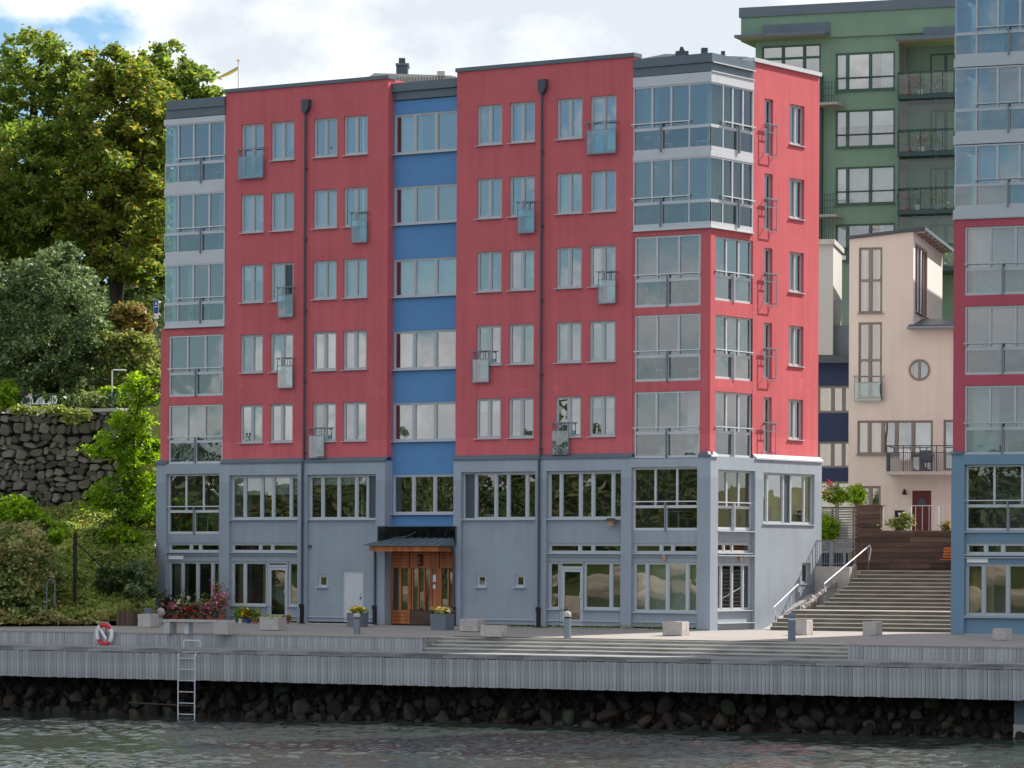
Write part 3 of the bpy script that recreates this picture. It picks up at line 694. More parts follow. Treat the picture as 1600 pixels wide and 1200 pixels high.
# ---- grey base
gL = U(246.5, 850)-.0; gw = .12
ops = {'L0': (U(262, 850), U(345, 850), Z(262, 741)), 'L1': (U(360.5, 850), U(467.5, 850), Z(362, 743)), 'L2': (U(482, 850), U(589.5, 850), Z(482, 742)),
       'R1': (U(722.5, 850), U(838.5, 850), Z(723, 738)), 'R2': (U(855.5, 850), U(972.5, 850), Z(858, 736.3)), 'R3': (U(988.5, 850), U(1091.5, 850), Z(990, 730.5))}
ops = {k: (a, b_, -.5, z) for k, (a, b_, z) in ops.items()}
uBg = shiftU(601, 850, gw); uCg = shiftU(708, 850, gw)
hl = [ops['L0'], ops['L1'], ops['L2'], (LB[1][0], LB[1][1], LB[1][2], zG+1)]
hr_ = [ops['R1'], ops['R2'], ops['R3'], (U(990, 712), U(1093, 712), Z(1040, 716.5), zG+1)]
g1 = wall_mesh(MB(FRONT), gL, uBg, .04, zG, hl, gw, .14); g1.box(gL, gL+.08, -3.2, gw-.002, 0.04, zG).box(uBg-.3, uBg, -.9, gw-.002, .04, zG); g1.build('base_wall', 'grey_plaster', B)
g2 = wall_mesh(MB(FRONT), uCg, .12, .04, zG, hr_, gw, .14); g2.box(uCg, uCg+.3, -.9, gw-.002, .04, zG); g2.build('base_wall', 'grey_plaster', B)
for a, b_, hs in ((gL, uBg, [LB[1]]), (uCg, .12, [hr_[3]])):
    segs = [a]+[q for h in hs for q in (h[0]-.02, h[1]+.02)]+[b_]
    for s0, s1 in zip(segs[::2], segs[1::2]):
        MB(FRONT).prism([(s0-.03*(s0 == a), -.002, zRB+.03), (s0-.03*(s0 == a), gw+.04, zG+.02), (s0-.03*(s0 == a), gw+.04, zG-.045), (s0-.03*(s0 == a), -.002, zG-.045+.05)], (s1-s0+.03, 0, 0)).build('string_course', 'dark_sheet', B)
# infill panels with their openings
def infill(T, u0, u1, z1, hs, w=-.01, m='grey_plaster'): wall_mesh(MB(T), u0-.02, u1+.02, .10, z1+.02, hs, w, .10).build('base_panel', m, B)
zs1 = Z(420, 812); zt1 = ops['L1'][3]
W_L1 = (ops['L1'][0]+.03, ops['L1'][1]-.01, Z(414, 811.5), zt1-.02); W_L2 = (ops['L2'][0]+.03, ops['L2'][1]-.03, Z(535, 811.5), ops['L2'][3]-.02)
band = lambda k: (ops[k][0]+.04, ops[k][1]-.04, Z(600, 863.5), Z(600, 848.6))
gb = lambda k, yb=946.5: (ops[k][0]+.04, ops[k][1]-.04, Z(400 if k[0] == 'L' else 900, yb), Z(400 if k[0] == 'L' else 900, 877.5))
def bandwin(T, h, w=-.06):
    o = casement(B, T, *h, w, divs=(0, .42, .60, 1) if T is FRONT else (0, .27, .5, 1), gm='glass_low', dress='n', sm='alu'); return o
def ledge(T, u0, u1, v, w0=0, w1=.12, name='ledge', m='alu'): MB(T).box(u0, u1, w0, w1, v-.03, v).build(name, m, B)
# L0
bL = (ops['L0'][0]+.02, ops['L0'][1]-.02, Z(303, 834), ops['L0'][3]-.02)
infill(FRONT, *ops['L0'][:2], ops['L0'][3], [bL, band('L0'), gb('L0')])
bay(B, FRONT, *bL, -.02, dress='', low='glass_low', gm='glass_low'); bandwin(FRONT, band('L0'))
casement(B, FRONT, *gb('L0'), -.06, divs=(0, .26, .55, .84, 1), gm='glass_low', dress='t')
# L1
dL = (U(416.5, 920), U(449, 920))
h1 = gb('L1'); doorL = (dL[0], dL[1], .10, h1[3])
infill(FRONT, *ops['L1'][:2], ops['L1'][3], [W_L1, band('L1'), h1, doorL]); bandwin(FRONT, band('L1'))
casement(B, FRONT, *W_L1, -.04, divs=(0, .19, .44, .61, .87, 1), gm='glass_low', dress='b')
casement(B, FRONT, h1[0], dL[0]-.01, h1[2], h1[3], -.06, divs=(0, .36, 1), gm='glass_low', dress='s')
casement(B, FRONT, dL[1]+.01, h1[1], h1[2], h1[3], -.06, divs=(0, 1), gm='glass_low', dress='n')
def glazed_door(T, a, b_, z0, z1, ztr):
    m_ = MB(T); m_.ring(a, b_, z0, z1, -.15, -.05, .07); m_.box(a+.07, b_-.07, -.14, -.055, ztr-.05, ztr+.05); m_.ring(a+.08, b_-.08, z0+.07, ztr-.06, -.13, -.07, .10, .16)
    o = m_.build('glass_door', 'alu', B); pane(o, T, a+.18, b_-.18, z0+.23, ztr-.16, -.10, 'glass_low'); pane(o, T, a+.09, b_-.09, ztr+.05, z1-.08, -.10, 'glass_low')
    MB(T).box(b_-.17, b_-.13, -.07, -.02, z0+1.05, z0+1.25).build('handle', 'pale_steel', o); return o
glazed_door(FRONT, dL[0], dL[1], .12, h1[3], Z(430, 884.5))
# L2
dW = (U(536, 930), U(567, 930), .10, Z(550, 893)); sq = lambda x0, x1: (U(x0, 910), U(x1, 910), Z((x0+x1)/2, 917.5), Z((x0+x1)/2, 898))
infill(FRONT, *ops['L2'][:2], ops['L2'][3], [W_L2, dW, sq(497, 511.5)])
casement(B, FRONT, *W_L2, -.04, divs=(0, .19, .43, .69, .86, 1), gm='glass_low', dress='b', skip=(4,))
o = MB(FRONT).ring(dW[0], dW[1], dW[2], dW[3], -.10, -.03, .05).box(dW[0]+.05, dW[1]-.05, -.10, -.05, .14, dW[3]-.05).build('service_door', 'white_sheet', B)
MB(FRONT).box(dW[1]-.16, dW[1]-.11, -.05, .0, 1.0, 1.12).box(dW[1]-.16, dW[1]-.13, -.05, -.03, 1.2, 1.26).build('handle', 'steel', o)
casement(B, FRONT, *sq(497, 511.5), -.05, divs=(0, 1), dress='n', gm='glass_low')
MB(FRONT).tube([(U(485, 854), -.01, Z(485, 854)), (U(485, 854), .05, Z(485, 854))], .07, 10).build('vent_cap', 'pipe_sheet', B)
# R1
W_R1 = (ops['R1'][0]+.03, ops['R1'][1]-.02, Z(780, 811.5), ops['R1'][3]-.02); W_R2 = (ops['R2'][0]+.03, ops['R2'][1]-.02, Z(913, 811), ops['R2'][3]-.02)
infill(FRONT, *ops['R1'][:2], ops['R1'][3], [W_R1, sq(744.5, 759.5), sq(804.5, 819.5)])
casement(B, FRONT, *W_R1, -.04, divs=(0, .165, .44, .61, .865, 1), gm='glass_low', dress='n', skip=(0,))
for q in ((744.5, 759.5), (804.5, 819.5)): casement(B, FRONT, *sq(*q), -.05, divs=(0, 1), dress='n', gm='glass_low')
# R2
dR = (U(874, 930), U(911, 930)); h2 = gb('R2', 952); doorR = (dR[0], dR[1], .08, h2[3])
infill(FRONT, *ops['R2'][:2], ops['R2'][3], [W_R2, band('R2'), h2, doorR]); bandwin(FRONT, band('R2'))
casement(B, FRONT, *W_R2, -.04, divs=(0, .165, .43, .6, .87, 1), gm='glass_low', dress='n')
casement(B, FRONT, h2[0], dR[0]-.01, h2[2], h2[3], -.06, divs=(0, 1), gm='glass_dark', dress='n')
casement(B, FRONT, dR[1]+.01, h2[1], h2[2], h2[3], -.06, divs=(0, .71, 1), gm='glass_low', dress='n')
glazed_door(FRONT, dR[0], dR[1], .10, h2[3], Z(890, 887))
# R3
bR = (ops['R3'][0]+.02, ops['R3'][1]-.02, Z(1040, 828.5), ops['R3'][3]-.02); g3 = gb('R3', 955)
infill(FRONT, *ops['R3'][:2], ops['R3'][3], [bR, band('R3'), g3])
bay(B, FRONT, *bR, -.02, dress='', low='glass_low', gm='glass_low'); bandwin(FRONT, band('R3'))
casement(B, FRONT, *g3, -.06, divs=(0, .2, .52, .83, 1), gm='glass', dress='l')
# horizontal ledges of the base and plinth
for k in ('L0', 'L1', 'R2', 'R3'):
    ledge(FRONT, ops[k][0], ops[k][1], Z(600, 867.5), -.01, .06, 'ledge', 'grey_plaster')
for k in ('L0', 'L1', 'L2', 'R1', 'R2', 'R3'):
    ledge(FRONT, ops[k][0]-.005, ops[k][1]+.005, .30, -.01, .055, 'plinth_ledge', 'alu')
MB(FRONT).box(gL+.01, uBg-.01, -.4, gw-.03, -.4, .039).box(uCg+.01, .09, -.4, gw-.03, -.4, .039).build('plinth', 'concrete', B)
# wall lamps (copper cylinders)
for T_, u, z in ((FRONT, U(1038.5, 872), Z(1038.5, 872)), (SIDE, SY(1155.5, 872.5), SZ(1155.5, 872.5))):
    MB(T_).tube([(u, .04, z-.11), (u, .04, z+.13)], .075, 10).box(u-.02, u+.02, -.02, .0, z-.03, z+.03).build('wall_lamp', 'copper', B)
# name boards above the shop windows (blank white strips)
MB(FRONT).box(U(264, 870), U(287, 870), .0, .03, Z(275, 874), Z(275, 868)).build('name_board', 'white', B)

# ---- entrance
eu0 = shiftU(609, 900, wb+.1); eu1 = shiftU(708, 900, wb+.1); ew = wb+.02
zE1 = Z(660, 863); ez = .12
E_ = MB(FRONT); E_.box(eu0-.3, eu1+.4, ew-.12, ew-.03, 0, Z(660, 830)).build('entrance_backing', 'interior_dark', B)
X = lambda f: eu0+(eu1-eu0)*f
ent = MB(FRONT)
for a, b_ in ((0, .045), (.14, .175), (.28, .33), (.345, .365), (.44, .455), (.53, .55), (.62, .665), (.675, .77), (.77, .81), (.905, .925), (.985, 1.05)):
    ent.box(X(a), X(b_), ew-.03, ew+.05, .62, Z(660, 888))
zz1 = Z(660, 888)
fr_ = ent.build('wooden_entrance', 'wood_orange', B)
nrow = 5
hh_ = (zE1-zz1)/nrow
for i in range(nrow):
    for a, b_ in ((0, .30), (.31, .64), (.78, 1.05)):
        MB(FRONT).box(X(a)+.01, X(b_)-.01, ew-.03, ew+.04, zz1+i*hh_+.012, zz1+(i+1)*hh_).build('plank', 'wood_orange', fr_)
MB(FRONT).box(X(.65), X(.77), ew-.03, ew+.06, zz1+.002, zE1).build('post_panel', 'wood_orange', fr_)
for i in range(4):
    for a, b_ in ((0.0, .315), (.90, 1.05)):
        MB(FRONT).box(X(a)+.01, X(b_)-.01, ew-.03, ew+.04, .06+i*.14, .06+(i+1)*.14-.015).build('plank', 'wood_orange', fr_)
for a, b_ in ((.045, .14), (.175, .28), (.365, .44), (.455, .53), (.55, .62), (.81, .905), (.925, .985)):
    pane(fr_, FRONT, X(a), X(b_), .62, zz1, ew, 'glass_low')
dr = MB(FRONT).box(X(.325), X(.66), ew-.02, ew+.055, .04, .60).build('kick_plate', 'wood_brown', fr_)
MB(FRONT).tube([(X(.575), ew+.06, 1.55), (X(.60), ew+.12, 1.5), (X(.60), ew+.12, 1.15), (X(.575), ew+.06, 1.1)], .015, 6).tube([(X(.56), ew+.07, .5), (X(.56), ew+.07, 1.9)], .012, 6).build('handle', 'red_fl', fr_)
MB(FRONT).box(X(.68), X(.73), ew+.06, ew+.075, 1.72, 2.0).box(X(.685), X(.725), ew+.062, ew+.08, 1.45, 1.62).build('entry_phone', 'pale_steel', fr_)
cu = bpy.data.curves.new('house_number', 'FONT'); cu.body = '3'; cu.size = .62; cu.extrude = .01; cu.offset = .012; cu.align_x = 'CENTER'
to = bpy.data.objects.new('house_number', cu); COL.objects.link(to)
dg = bpy.context.evaluated_depsgraph_get(); me = bpy.data.meshes.new_from_object(to.evaluated_get(dg)); bpy.data.objects.remove(to)
me.materials.append(MATS['black']); o = inst(me, 'house_number', fr_, (X(.485), -(ew+.07), zz1+.10)); o.rotation_euler = (pi/2, 0, 0)
# canopy
cz = Z(640, 853); cn = MB(FRONT)
cl, cr = shiftU(569, 852, 1.2), shiftU(716, 846, 1.0)
cl = shiftU(568, 852, 1.2)+.25; cr = shiftU(687, 850, 1.2)-.15
roof = [(cl-.25, 1.55, cz+.0), (cr+.12, 1.55, cz), (cr+.12, .0, cz+.0), (cl-.25, .0, cz)]
can = MB(FRONT).box(cl-.25, cr+.15, -.1, 1.2, cz, cz+.05).build('entrance_canopy', 'dark_sheet', B)
MB(FRONT).poly([(cl-.25, 1.2, cz+.052), (cr+.15, 1.2, cz+.052), (cr+.1, .2, cz+.30), (cl+.5, .2, cz+.30)], [(0, 1, 2, 3)]).poly([(cl-.25, 1.2, cz+.052), (cl+.5, .2, cz+.30), (cl-.25, .14, cz+.052)], [(0, 1, 2)]).poly([(cr+.15, 1.2, cz+.052), (cr+.15, .14, cz+.052), (cr+.1, .2, cz+.30)], [(0, 1, 2)]).build('roof_sheet', 'dark_sheet', can)
for i in range(8):
    f = (i+.5)/8; a = cl-.25+(cr-cl+.4)*f; b_ = cl+.5+(cr-cl-.4)*f
    MB(FRONT).tube([(a, 1.19, cz+.075), (b_, .22, cz+.325)], .018, 4).build('seam', 'dark_sheet', can)
MB(FRONT).box(cl-.05, cr+.0, 1.0, 1.08, cz-.22, cz-.004).box(cl-.05, cl+.03, -.1, 1.0, cz-.22, cz-.004).box(cr-.08, cr, .13, 1.0, cz-.22, cz-.004).build('timber_fascia', 'wood_orange', can)
MB(FRONT).box(cl+.03, cr-.08, -.1, 0.99, cz-.20, cz-.01).build('canopy_soffit', 'wood_brown', can)
zu = Z(650, 822)
MB(FRONT).ring(U(594, 850), U(716.5, 850), cz+.05, zu, .16, .19, .03).build('upstand', 'pipe_sheet', can)
pane(can, FRONT, U(594, 850)+.03, U(716.5, 850)-.03, cz+.08, zu-.03, .175, 'glass_smoked')
MB(FRONT).box(U(604, 850), U(716, 850), .125, .14, cz+.05, zu-.02).build('back_sheet', 'dark_sheet', can)
MB(FRONT).tube([(U(628, 845), .7, cz+.3), (U(650, 840), .55, cz+.38), (U(660, 835), .45, cz+.55)], .02, 5).build('rain_chain', 'pipe_sheet', can)
for x in (590, 713.5):
    u = U(x, 900); p = MB(FRONT).tube([(u, .30, cz-.0), (u, .19, cz-.3), (u, .17, .7)], .045, 8).build('downpipe', 'pipe_sheet', B)
    MB(FRONT).box(u-.06, u+.06, .13, .25, .02, .75).box(u-.10, u-.02, .14, .24, .6, .78).build('standpipe', 'black', p)

# ---- right glazed corner, both faces
cy = SY(1176.5, 400); gx = U(1107, 400)
ftop = [(Z(992, 137.3), Z(992, 244.5)), (Z(992, 251.5), Z(992, 361))]
# white storeys
for i, (a, b_) in enumerate(ftop):
    bay(B, FRONT, uD-.02, .0, b_, a, .0, corner='R', cw=.92, dress=['s', ''][i], base=.22)
    bay(B, SIDE, .0, cy, b_, a, .0, corner='L', cw=.85, dress='w', base=.22, gm='glass_clear', low='glass_clear')
MB().box(uD-.02, .012, -.012, .4, ftop[1][0]+.0, ftop[0][1]-.002).box(-.4, .0125, .41, cy, ftop[1][0]+.001, ftop[0][1]-.003).build('spandrel', 'white_sheet', B)
MB().box(uD-.02, .02, -.02, .4, ftop[0][0]+.002, Z(992, 121.5)).box(-.4, .021, .41, cy, ftop[0][0]+.003, Z(992, 121.5)-.001).build('spandrel', 'white_sheet', B)
zq = Z(992, 120.5)
MB().box(uD-.0, .0, .0, 2, zq, Z(992, 107.5)).box(-1, .001, 2.001, cy, zq, Z(992, 107.5)).build('roof_fascia', 'dark_sheet', B)
MB().box(uD-.0, .06, -.06, 2, Z(992, 107)-.0, Z(992, 93)).box(-1, .061, 2.001, cy, Z(992, 107), Z(992, 93)).build('roof_fascia', 'dark_sheet', B)
MB().box(-.01, .055, .0, cy, zq-.03, zq+.01).box(.055, .10, .0, cy, Z(992, 107)-.02, Z(992, 107)+.02).build('sill_flashing', 'white_sheet', B)
MB().box(uD-.02, .09, -.09, .2, ftop[1][1]-.035, ftop[1][1]-.004).box(-.2, .091, .21, cy-.02, ftop[1][1]-.034, ftop[1][1]-.005).build('sill_flashing', 'white_sheet', B)
# red storeys with three bays
zr_t = ftop[1][1]-.036
RBays = [(U(991.5, 420), U(1094.5, 420), Z(1040, 479), Z(1040, 368)), (U(991.5, 540), U(1094, 540), Z(1040, 595.5), Z(1040, 491.3)), (U(990.5, 660), U(1093, 660), Z(1040, 715.5), Z(1040, 611.5))]
hs = [RBays[0], RBays[1], (RBays[2][0], RBays[2][1], 0, RBays[2][3])]
wall_mesh(MB(FRONT), uD+.001, 0, zRB, zr_t, hs, -.012, .12).build('wall', 'red_plaster', B)
for i, h in enumerate(RBays): bay(B, FRONT, h[0]+.01, h[1]-.01, h[2], h[3]-.01, -.03, dress=['sr', '', 'r'][i], low='glass_rail')
SB = [(SY(1117.5, 450), SY(1176, 450), SZ(1117.5, 468.5), SZ(1117.5, 367.8)), (SY(1117.5, 570), SY(1176, 570), SZ(1117.5, 591), SZ(1117.5, 491.5)), (SY(1117.5, 690), SY(1176, 690), SZ(1117.5, 713), SZ(1117.5, 611))]
syE = D_BODY
# side wall windows
sfr = (SY(1194.9, 200), SY(1207.8, 200)); scl = (5.85, 6.97)
sh = []
for r in range(5): sh += [(sfr[0], sfr[1], ROWT[r]-2.14, ROWT[r]), (scl[0], scl[1], ROWT[r]-1.55, ROWT[r])]
zTs = SZ(1180, 96.8)
wall_mesh(MB(SIDE), cy, syE, zRB, zTs, [(h[0], h[1], h[2], h[3]) for h in sh], .0, .14).box(cy, cy+.2, -2, -.001, zr_t, zTs).build('wall', 'red_plaster', B)
wall_mesh(MB(SIDE), 0, cy-.001, zRB, zr_t, [SB[0], SB[1], (SB[2][0], SB[2][1], 0, SB[2][3])], -.004, .14).build('wall', 'red_plaster', B)
for i, h in enumerate(SB): bay(B, SIDE, h[0]+.01, h[1]-.02, h[2], h[3]-.01, -.05, dress=['s', 'r', 'd'][i] if i < 2 else 's', gm='glass_dark', low='glass_dark', pm='alu')
for r in range(5):
    casement(B, SIDE, sfr[0], sfr[1], ROWT[r]-2.14, ROWT[r], -.09, divs=(0, 1), sill=False, dress='g', gm='glass_dark', name='balcony_door')
    french_rail(B, SIDE, sfr[0]-.09, sfr[1]+.09, ROWT[r]-2.2, ROWT[r]-1.28, .14, ROWT[r]-.98, glass=False)
    casement(B, SIDE, scl[0], scl[1], ROWT[r]-1.55, ROWT[r], -.09, dress='tsltr'[r], gm='glass_dark')
cap(SIDE, cy+.0, syE, zTs+.002, .15, 'white_sheet', .08, .5)
MB().box(-.9, -.52, cy+.0, syE, zTs, zTs+.18).build('parapet_cap', 'dark_sheet', B)
# side base
zs_t = SZ(1110, 715)
so_ = {'S1': (SY(1117.5, 850), SY(1175.5, 850), -.5, SZ(1117.5, 733.5)), 'S2': (SY(1188.5, 780), SY(1268.5, 780), SZ(1188.5, 818.0), SZ(1188.5, 738)), 'S3': (SY(1249, 895), SY(1262.5, 895), SZ(1249, 912), SZ(1249, 879.5))}
g4 = wall_mesh(MB(SIDE), -.12, syE+.1, -.1, zG, [so_['S1'], so_['S2'], so_['S3'], (SB[2][0], SB[2][1], SB[2][2], zG+1)], gw, .16); g4.build('base_wall', 'grey_plaster', B)
for s0, s1 in ((-.14, SB[2][0]-.02), (SB[2][1]+.02, syE+.14)):
    MB(SIDE).prism([(s0, -.002, zRB+.03), (s0, gw+.05, zG+.02), (s0, gw+.05, zG-.045), (s0, -.002, zG+.0)], (s1-s0, 0, 0)).build('string_course', 'white_sheet', B)
b1 = so_['S1']
sb = (b1[0]+.03, b1[1]-.03, SZ(1117.5, 827), b1[3]-.02); sband = (b1[0]+.03, b1[1]-.03, SZ(1117.5, 863.5), SZ(1117.5, 847.5)); sg = (b1[0]+.03, b1[1]-.03, SZ(1117.5, 954), SZ(1117.5, 880))
wall_mesh(MB(SIDE), b1[0]-.02, b1[1]+.02, -.05, b1[3]+.02, [sb, sband, sg], -.02, .1).build('base_panel', 'grey_plaster', B)
bay(B, SIDE, *sb, -.04, dress='r', gm='glass_dark', low='glass_dark', pm='alu'); bandwin(SIDE, sband, -.06)
w_ = casement(B, SIDE, *sg, -.06, divs=(0, .2, .5, .8, 1), gm='glass_dark', dress='n')
for i in range(22): z = sg[2]+.08+(sg[3]-sg[2]-.16)*i/22; MB(SIDE).box(sg[0]+.05, sg[1]-.05, -.22, -.18, z, z+.045).build('blind_slat', 'curtain_green', w_)
ledge(SIDE, b1[0], b1[1], SZ(1117.5, 867.5), -.02, .14, 'ledge', 'white_sheet'); ledge(SIDE, b1[0], b1[1], SZ(1117.5, 829), -.02, .14, 'ledge', 'white_sheet'); ledge(SIDE, b1[0], b1[1], .28, -.02, .13, 'plinth_ledge', 'white_sheet')
s2 = so_['S2']; w_ = casement(B, SIDE, *s2, -.10+.12, divs=(0, .12, .43, .57, .84, 1), gm='glass', dress='n', sillext=.02, skip=(2,))
MB(SIDE).box(s2[0]+.4, s2[1]-.5, -.20, -.17, s2[2], s2[2]+(s2[3]-s2[2])*.62).build('blind', 'curtain', w_)
casement(B, SIDE, *so_['S3'], .0, divs=(0, 1), gm='glass_dark', dress='n')
MB(SIDE).box(-.1, syE+.05, -.3, gw-.03, -.5, -.1).build('plinth', 'concrete', B)
# small banner + twig bouquet on the wall lamp right of the first-floor window
ll = thing('wall_lantern', 'small copper lantern on the grey base right of the last window strip', 'lamp', (U(960, 818), -.0, Z(960, 818)))
MB(FRONT).box(-.10, .12, .16, .34, -.10, .10).build('lamp_body', 'copper', ll)
MB(FRONT).prism([(-.22, .1, .10), (.24, .1, .10), (.06, .1, .20), (-.04, .1, .20)], (0, .3, 0)).build('lamp_hood', 'wood_brown', ll)
MB(FRONT).box(-.02, .02, -.01, .17, -.02, .02).build('bracket', 'pipe_sheet', ll)

# ---- roof structures
pr = W(640, 118, 158)
rz_ = lambda x, y, D: tuple(W(x, y, D))
def extr(name, m, pts, D, depth, par):
    P = [tuple(W(x, y, D)) for x, y in pts]; d = DV*depth; return MB().prism(P, tuple(d)).build(name, m, par)
pent = MB(); f = extr('roof_house', 'tin_roof', [(560, 130), (585, 114), (705, 118), (745, 130), (745, 150), (560, 150)], 153.5, 5, B)
for i in range(26): x = 600+i*4.6; extr('corrugation', 'tin_roof', [(x, 118.5), (x+1.8, 118.6), (x+1.8, 133), (x, 133)], 153.35, .14, f)
extr('chimney', 'pipe_sheet', [(619, 118), (619, 101), (637, 101), (637, 118)], 155, 1.2, B); extr('chimney_cap', 'dark_sheet', [(618, 101), (618, 98.5), (639, 98.5), (639, 101)], 154.9, 1.4, B)
extr('cowl', 'pipe_sheet', [(623, 98), (623, 90.5), (633, 90.5), (633, 98)], 155.2, .6, B)
extr('vent_hood', 'tin_roof', [(683, 118), (683, 111), (695, 111), (695, 118)], 153.2, .5, B)
extr('roof_house', 'tin_roof', [(960, 100), (1040, 84), (1165, 88.5), (1200, 96), (1200, 120), (960, 120)], 143.5, 4, B)
extr('roof_unit', 'pipe_sheet', [(1056, 87), (1056, 79.5), (1076, 79.5), (1076, 87)], 143.2, 1, B); extr('cowl', 'pipe_sheet', [(1061, 79.5), (1063, 73), (1067, 73), (1070, 79.5)], 143.3, .5, B)
extr('chimney', 'pipe_sheet', [(1096, 87), (1096, 74.5), (1106, 74.5), (1106, 87)], 142.9, .5, B); extr('cowl', 'pipe_sheet', [(1127, 86), (1127, 79.5), (1133, 79.5), (1133, 86)], 142.9, .3, B)
fl_ = thing('flagpole', 'slim white flagpole with a long yellow and blue pennant above the left roof', 'flagpole', W(372.5, 146, 158))
MB().tube([(0, 0, -1), (0, 0, 50/5690*158)], .03, 6).build('pole', 'white', fl_)
MB().box(-.05, .05, -.05, .05, 50/5690*158, 50/5690*158+.08).build('finial', 'yellow_flag', fl_)
rv = RV; z0 = 41/5690*158
def pt_(dx, dzz): v = rv*(dx/5690*158); return (v[0], v[1], dzz/5690*158)
MB().poly([pt_(0, 41), pt_(0, 37), pt_(-14, 29), pt_(-33, 22), pt_(-33, 24), pt_(-14, 33.5)], [(0, 1, 2, 5), (2, 3, 4, 5)]).build('pennant', 'yellow_flag', fl_)
MB().poly([pt_(-.1, 42.6), pt_(-.1, 41.1), pt_(-14, 33.6), pt_(-33, 24), pt_(-33, 24.8), pt_(-14, 35)], [(0, 1, 2, 5), (2, 3, 4, 5)]).build('pennant_stripe', 'sign_blue', fl_)

# ================================================================== RIGHT BUILDING (same family, nearer the stair)
RF = Frame(1488, 130.5, 24.9)
Rb = thing('apartment_building', 'second red and grey apartment house, cut off by the right edge of the photo', 'apartment building', RF.o, RF.phi)
rU = lambda x, y=600, w=0: RF.F(x, y, -w)[0]
rZ = lambda x, y, w=0: RF.F(x, y, -w)[1]
x1w = rU(1626); xe = 15.0; top = rZ(1500, -170)
zg_ = rZ(1500, 706.5); zrt = rZ(1500, 343.0)
rbays = [(rU(1507.5, 400), x1w, rZ(1508, 461.8), rZ(1508, 355)), (rU(1507.3, 500), x1w, rZ(1508, 586), rZ(1508, 479)), (rU(1507, 650), x1w, rZ(1508, 710.5), rZ(1508, 603))]
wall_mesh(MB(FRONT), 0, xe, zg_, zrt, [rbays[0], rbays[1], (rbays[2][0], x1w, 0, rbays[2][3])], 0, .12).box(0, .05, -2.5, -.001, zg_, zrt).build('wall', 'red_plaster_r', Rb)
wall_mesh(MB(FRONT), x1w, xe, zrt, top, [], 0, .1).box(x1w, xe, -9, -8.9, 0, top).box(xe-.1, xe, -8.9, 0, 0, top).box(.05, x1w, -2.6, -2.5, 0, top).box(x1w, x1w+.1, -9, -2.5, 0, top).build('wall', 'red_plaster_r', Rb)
for i, h in enumerate(rbays): bay(Rb, FRONT, h[0]+.01, h[1]-.01, h[2], h[3]-.01, -.02, dress=['d', '', 's'][i], low='glass_rail', fm='alu')
gl = [(rZ(1493, -10), rZ(1493, 105.5)), (rZ(1493, 106.8), rZ(1493, 226)), (rZ(1493, 227.5), rZ(1493, 341.5)), (rZ(1493, -130), rZ(1493, -11.5))]
ux = rU(1491, 200)
for i, (a, b_) in enumerate(gl):
    bay(Rb, FRONT, ux, x1w, b_+.30, a, .0, corner='L', cw=rU(1524, 200)-ux, dress=['s', 's', 'd', 's'][i], base=.18, fm='alu')
    MB(FRONT).box(ux-.03, x1w, -.4, .02, b_-.0, b_+.30).build('spandrel', 'alu', Rb)
MB(FRONT).box(ux-.05, x1w, -.5, .06, zrt+.001, zrt+.03).build('sill_flashing', 'alu', Rb)
MB(FRONT).box(ux+.02, ux+.05, -1.9, -.02, zrt+.03, rZ(1493, -130)).build('side_glazing', 'glass_bay', Rb)
it = MB()
for z in [rbays[k][2]-.15 for k in (0, 1, 2)]+[g[1]-.05 for g in gl]+[.02]: it.box(.2, xe-.2, .3, 2.45, z-.16, z-.02)
it.box(.2, xe-.2, 2.3, 2.4, 0, top-.1).box(x1w-.1, x1w, .2, 2.6, 0, top-.1); it.build('interior', 'interior', Rb)
MB(FRONT).box(-.1, xe+.1, -2.7, .1, top, top+.3).box(x1w-.1, xe+.1, -9.1, -2.71, top, top+.3).build('flat_roof', 'dark_sheet', Rb)
gop = (rU(1506.5, 850, .12), rU(1640, 850, .12), -.5, rZ(1507, 726, .12))
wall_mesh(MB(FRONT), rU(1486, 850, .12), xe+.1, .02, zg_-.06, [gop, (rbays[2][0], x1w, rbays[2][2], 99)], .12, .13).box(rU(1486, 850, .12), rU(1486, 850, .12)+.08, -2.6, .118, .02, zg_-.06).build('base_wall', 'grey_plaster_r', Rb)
MB(FRONT).prism([(-.08, -.002, zg_+.04), (-.08, .17, zg_-.04), (-.08, .17, zg_-.09), (-.08, -.002, zg_-.06)], (rbays[2][0]+.06, 0, 0)).build('string_course', 'dark_sheet', Rb)
gb1 = (gop[0]+.03, gop[1]-.03, rZ(1508, 829), gop[3]-.02); gb2 = (gop[0]+.03, gop[1]-.03, rZ(1508, 866.5), rZ(1508, 848.5)); gb3 = (gop[0]+.03, gop[1]-.03, rZ(1508, 961.5), rZ(1508, 880.5))
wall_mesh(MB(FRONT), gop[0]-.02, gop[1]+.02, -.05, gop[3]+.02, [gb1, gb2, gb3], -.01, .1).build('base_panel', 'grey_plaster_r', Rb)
bay(Rb, FRONT, gb1[0], gb1[1], gb1[2], gb1[3], -.03, dress='r', gm='glass_low', low='glass_low', fm='alu')
casement(Rb, FRONT, *gb2, -.05, divs=(0, .235, .44, 1), gm='glass_low', dress='n')
w_ = casement(Rb, FRONT, *gb3, -.05, divs=(0, .21, .5, .74, 1), gm='glass_low', dress='s', fm='sash')
ledge_ = lambda v, w1=.10, m_='sash': MB(FRONT).box(gop[0], gop[1], -.02, w1, v-.035, v).build('ledge', m_, Rb)
ledge_(rZ(1508, 870.5)); ledge_(rZ(1508, 830.5)); ledge_(rZ(1508, 963.5), .14)
MB(FRONT).box(rU(1511, 875), rU(1544, 875), .0, .03, rZ(1520, 879), rZ(1520, 872)).build('name_board', 'white', Rb)
MB(FRONT).box(rU(1486, 850, .12)+.02, xe, -.3, .09, -.5, .019).build('plinth', 'concrete', Rb)

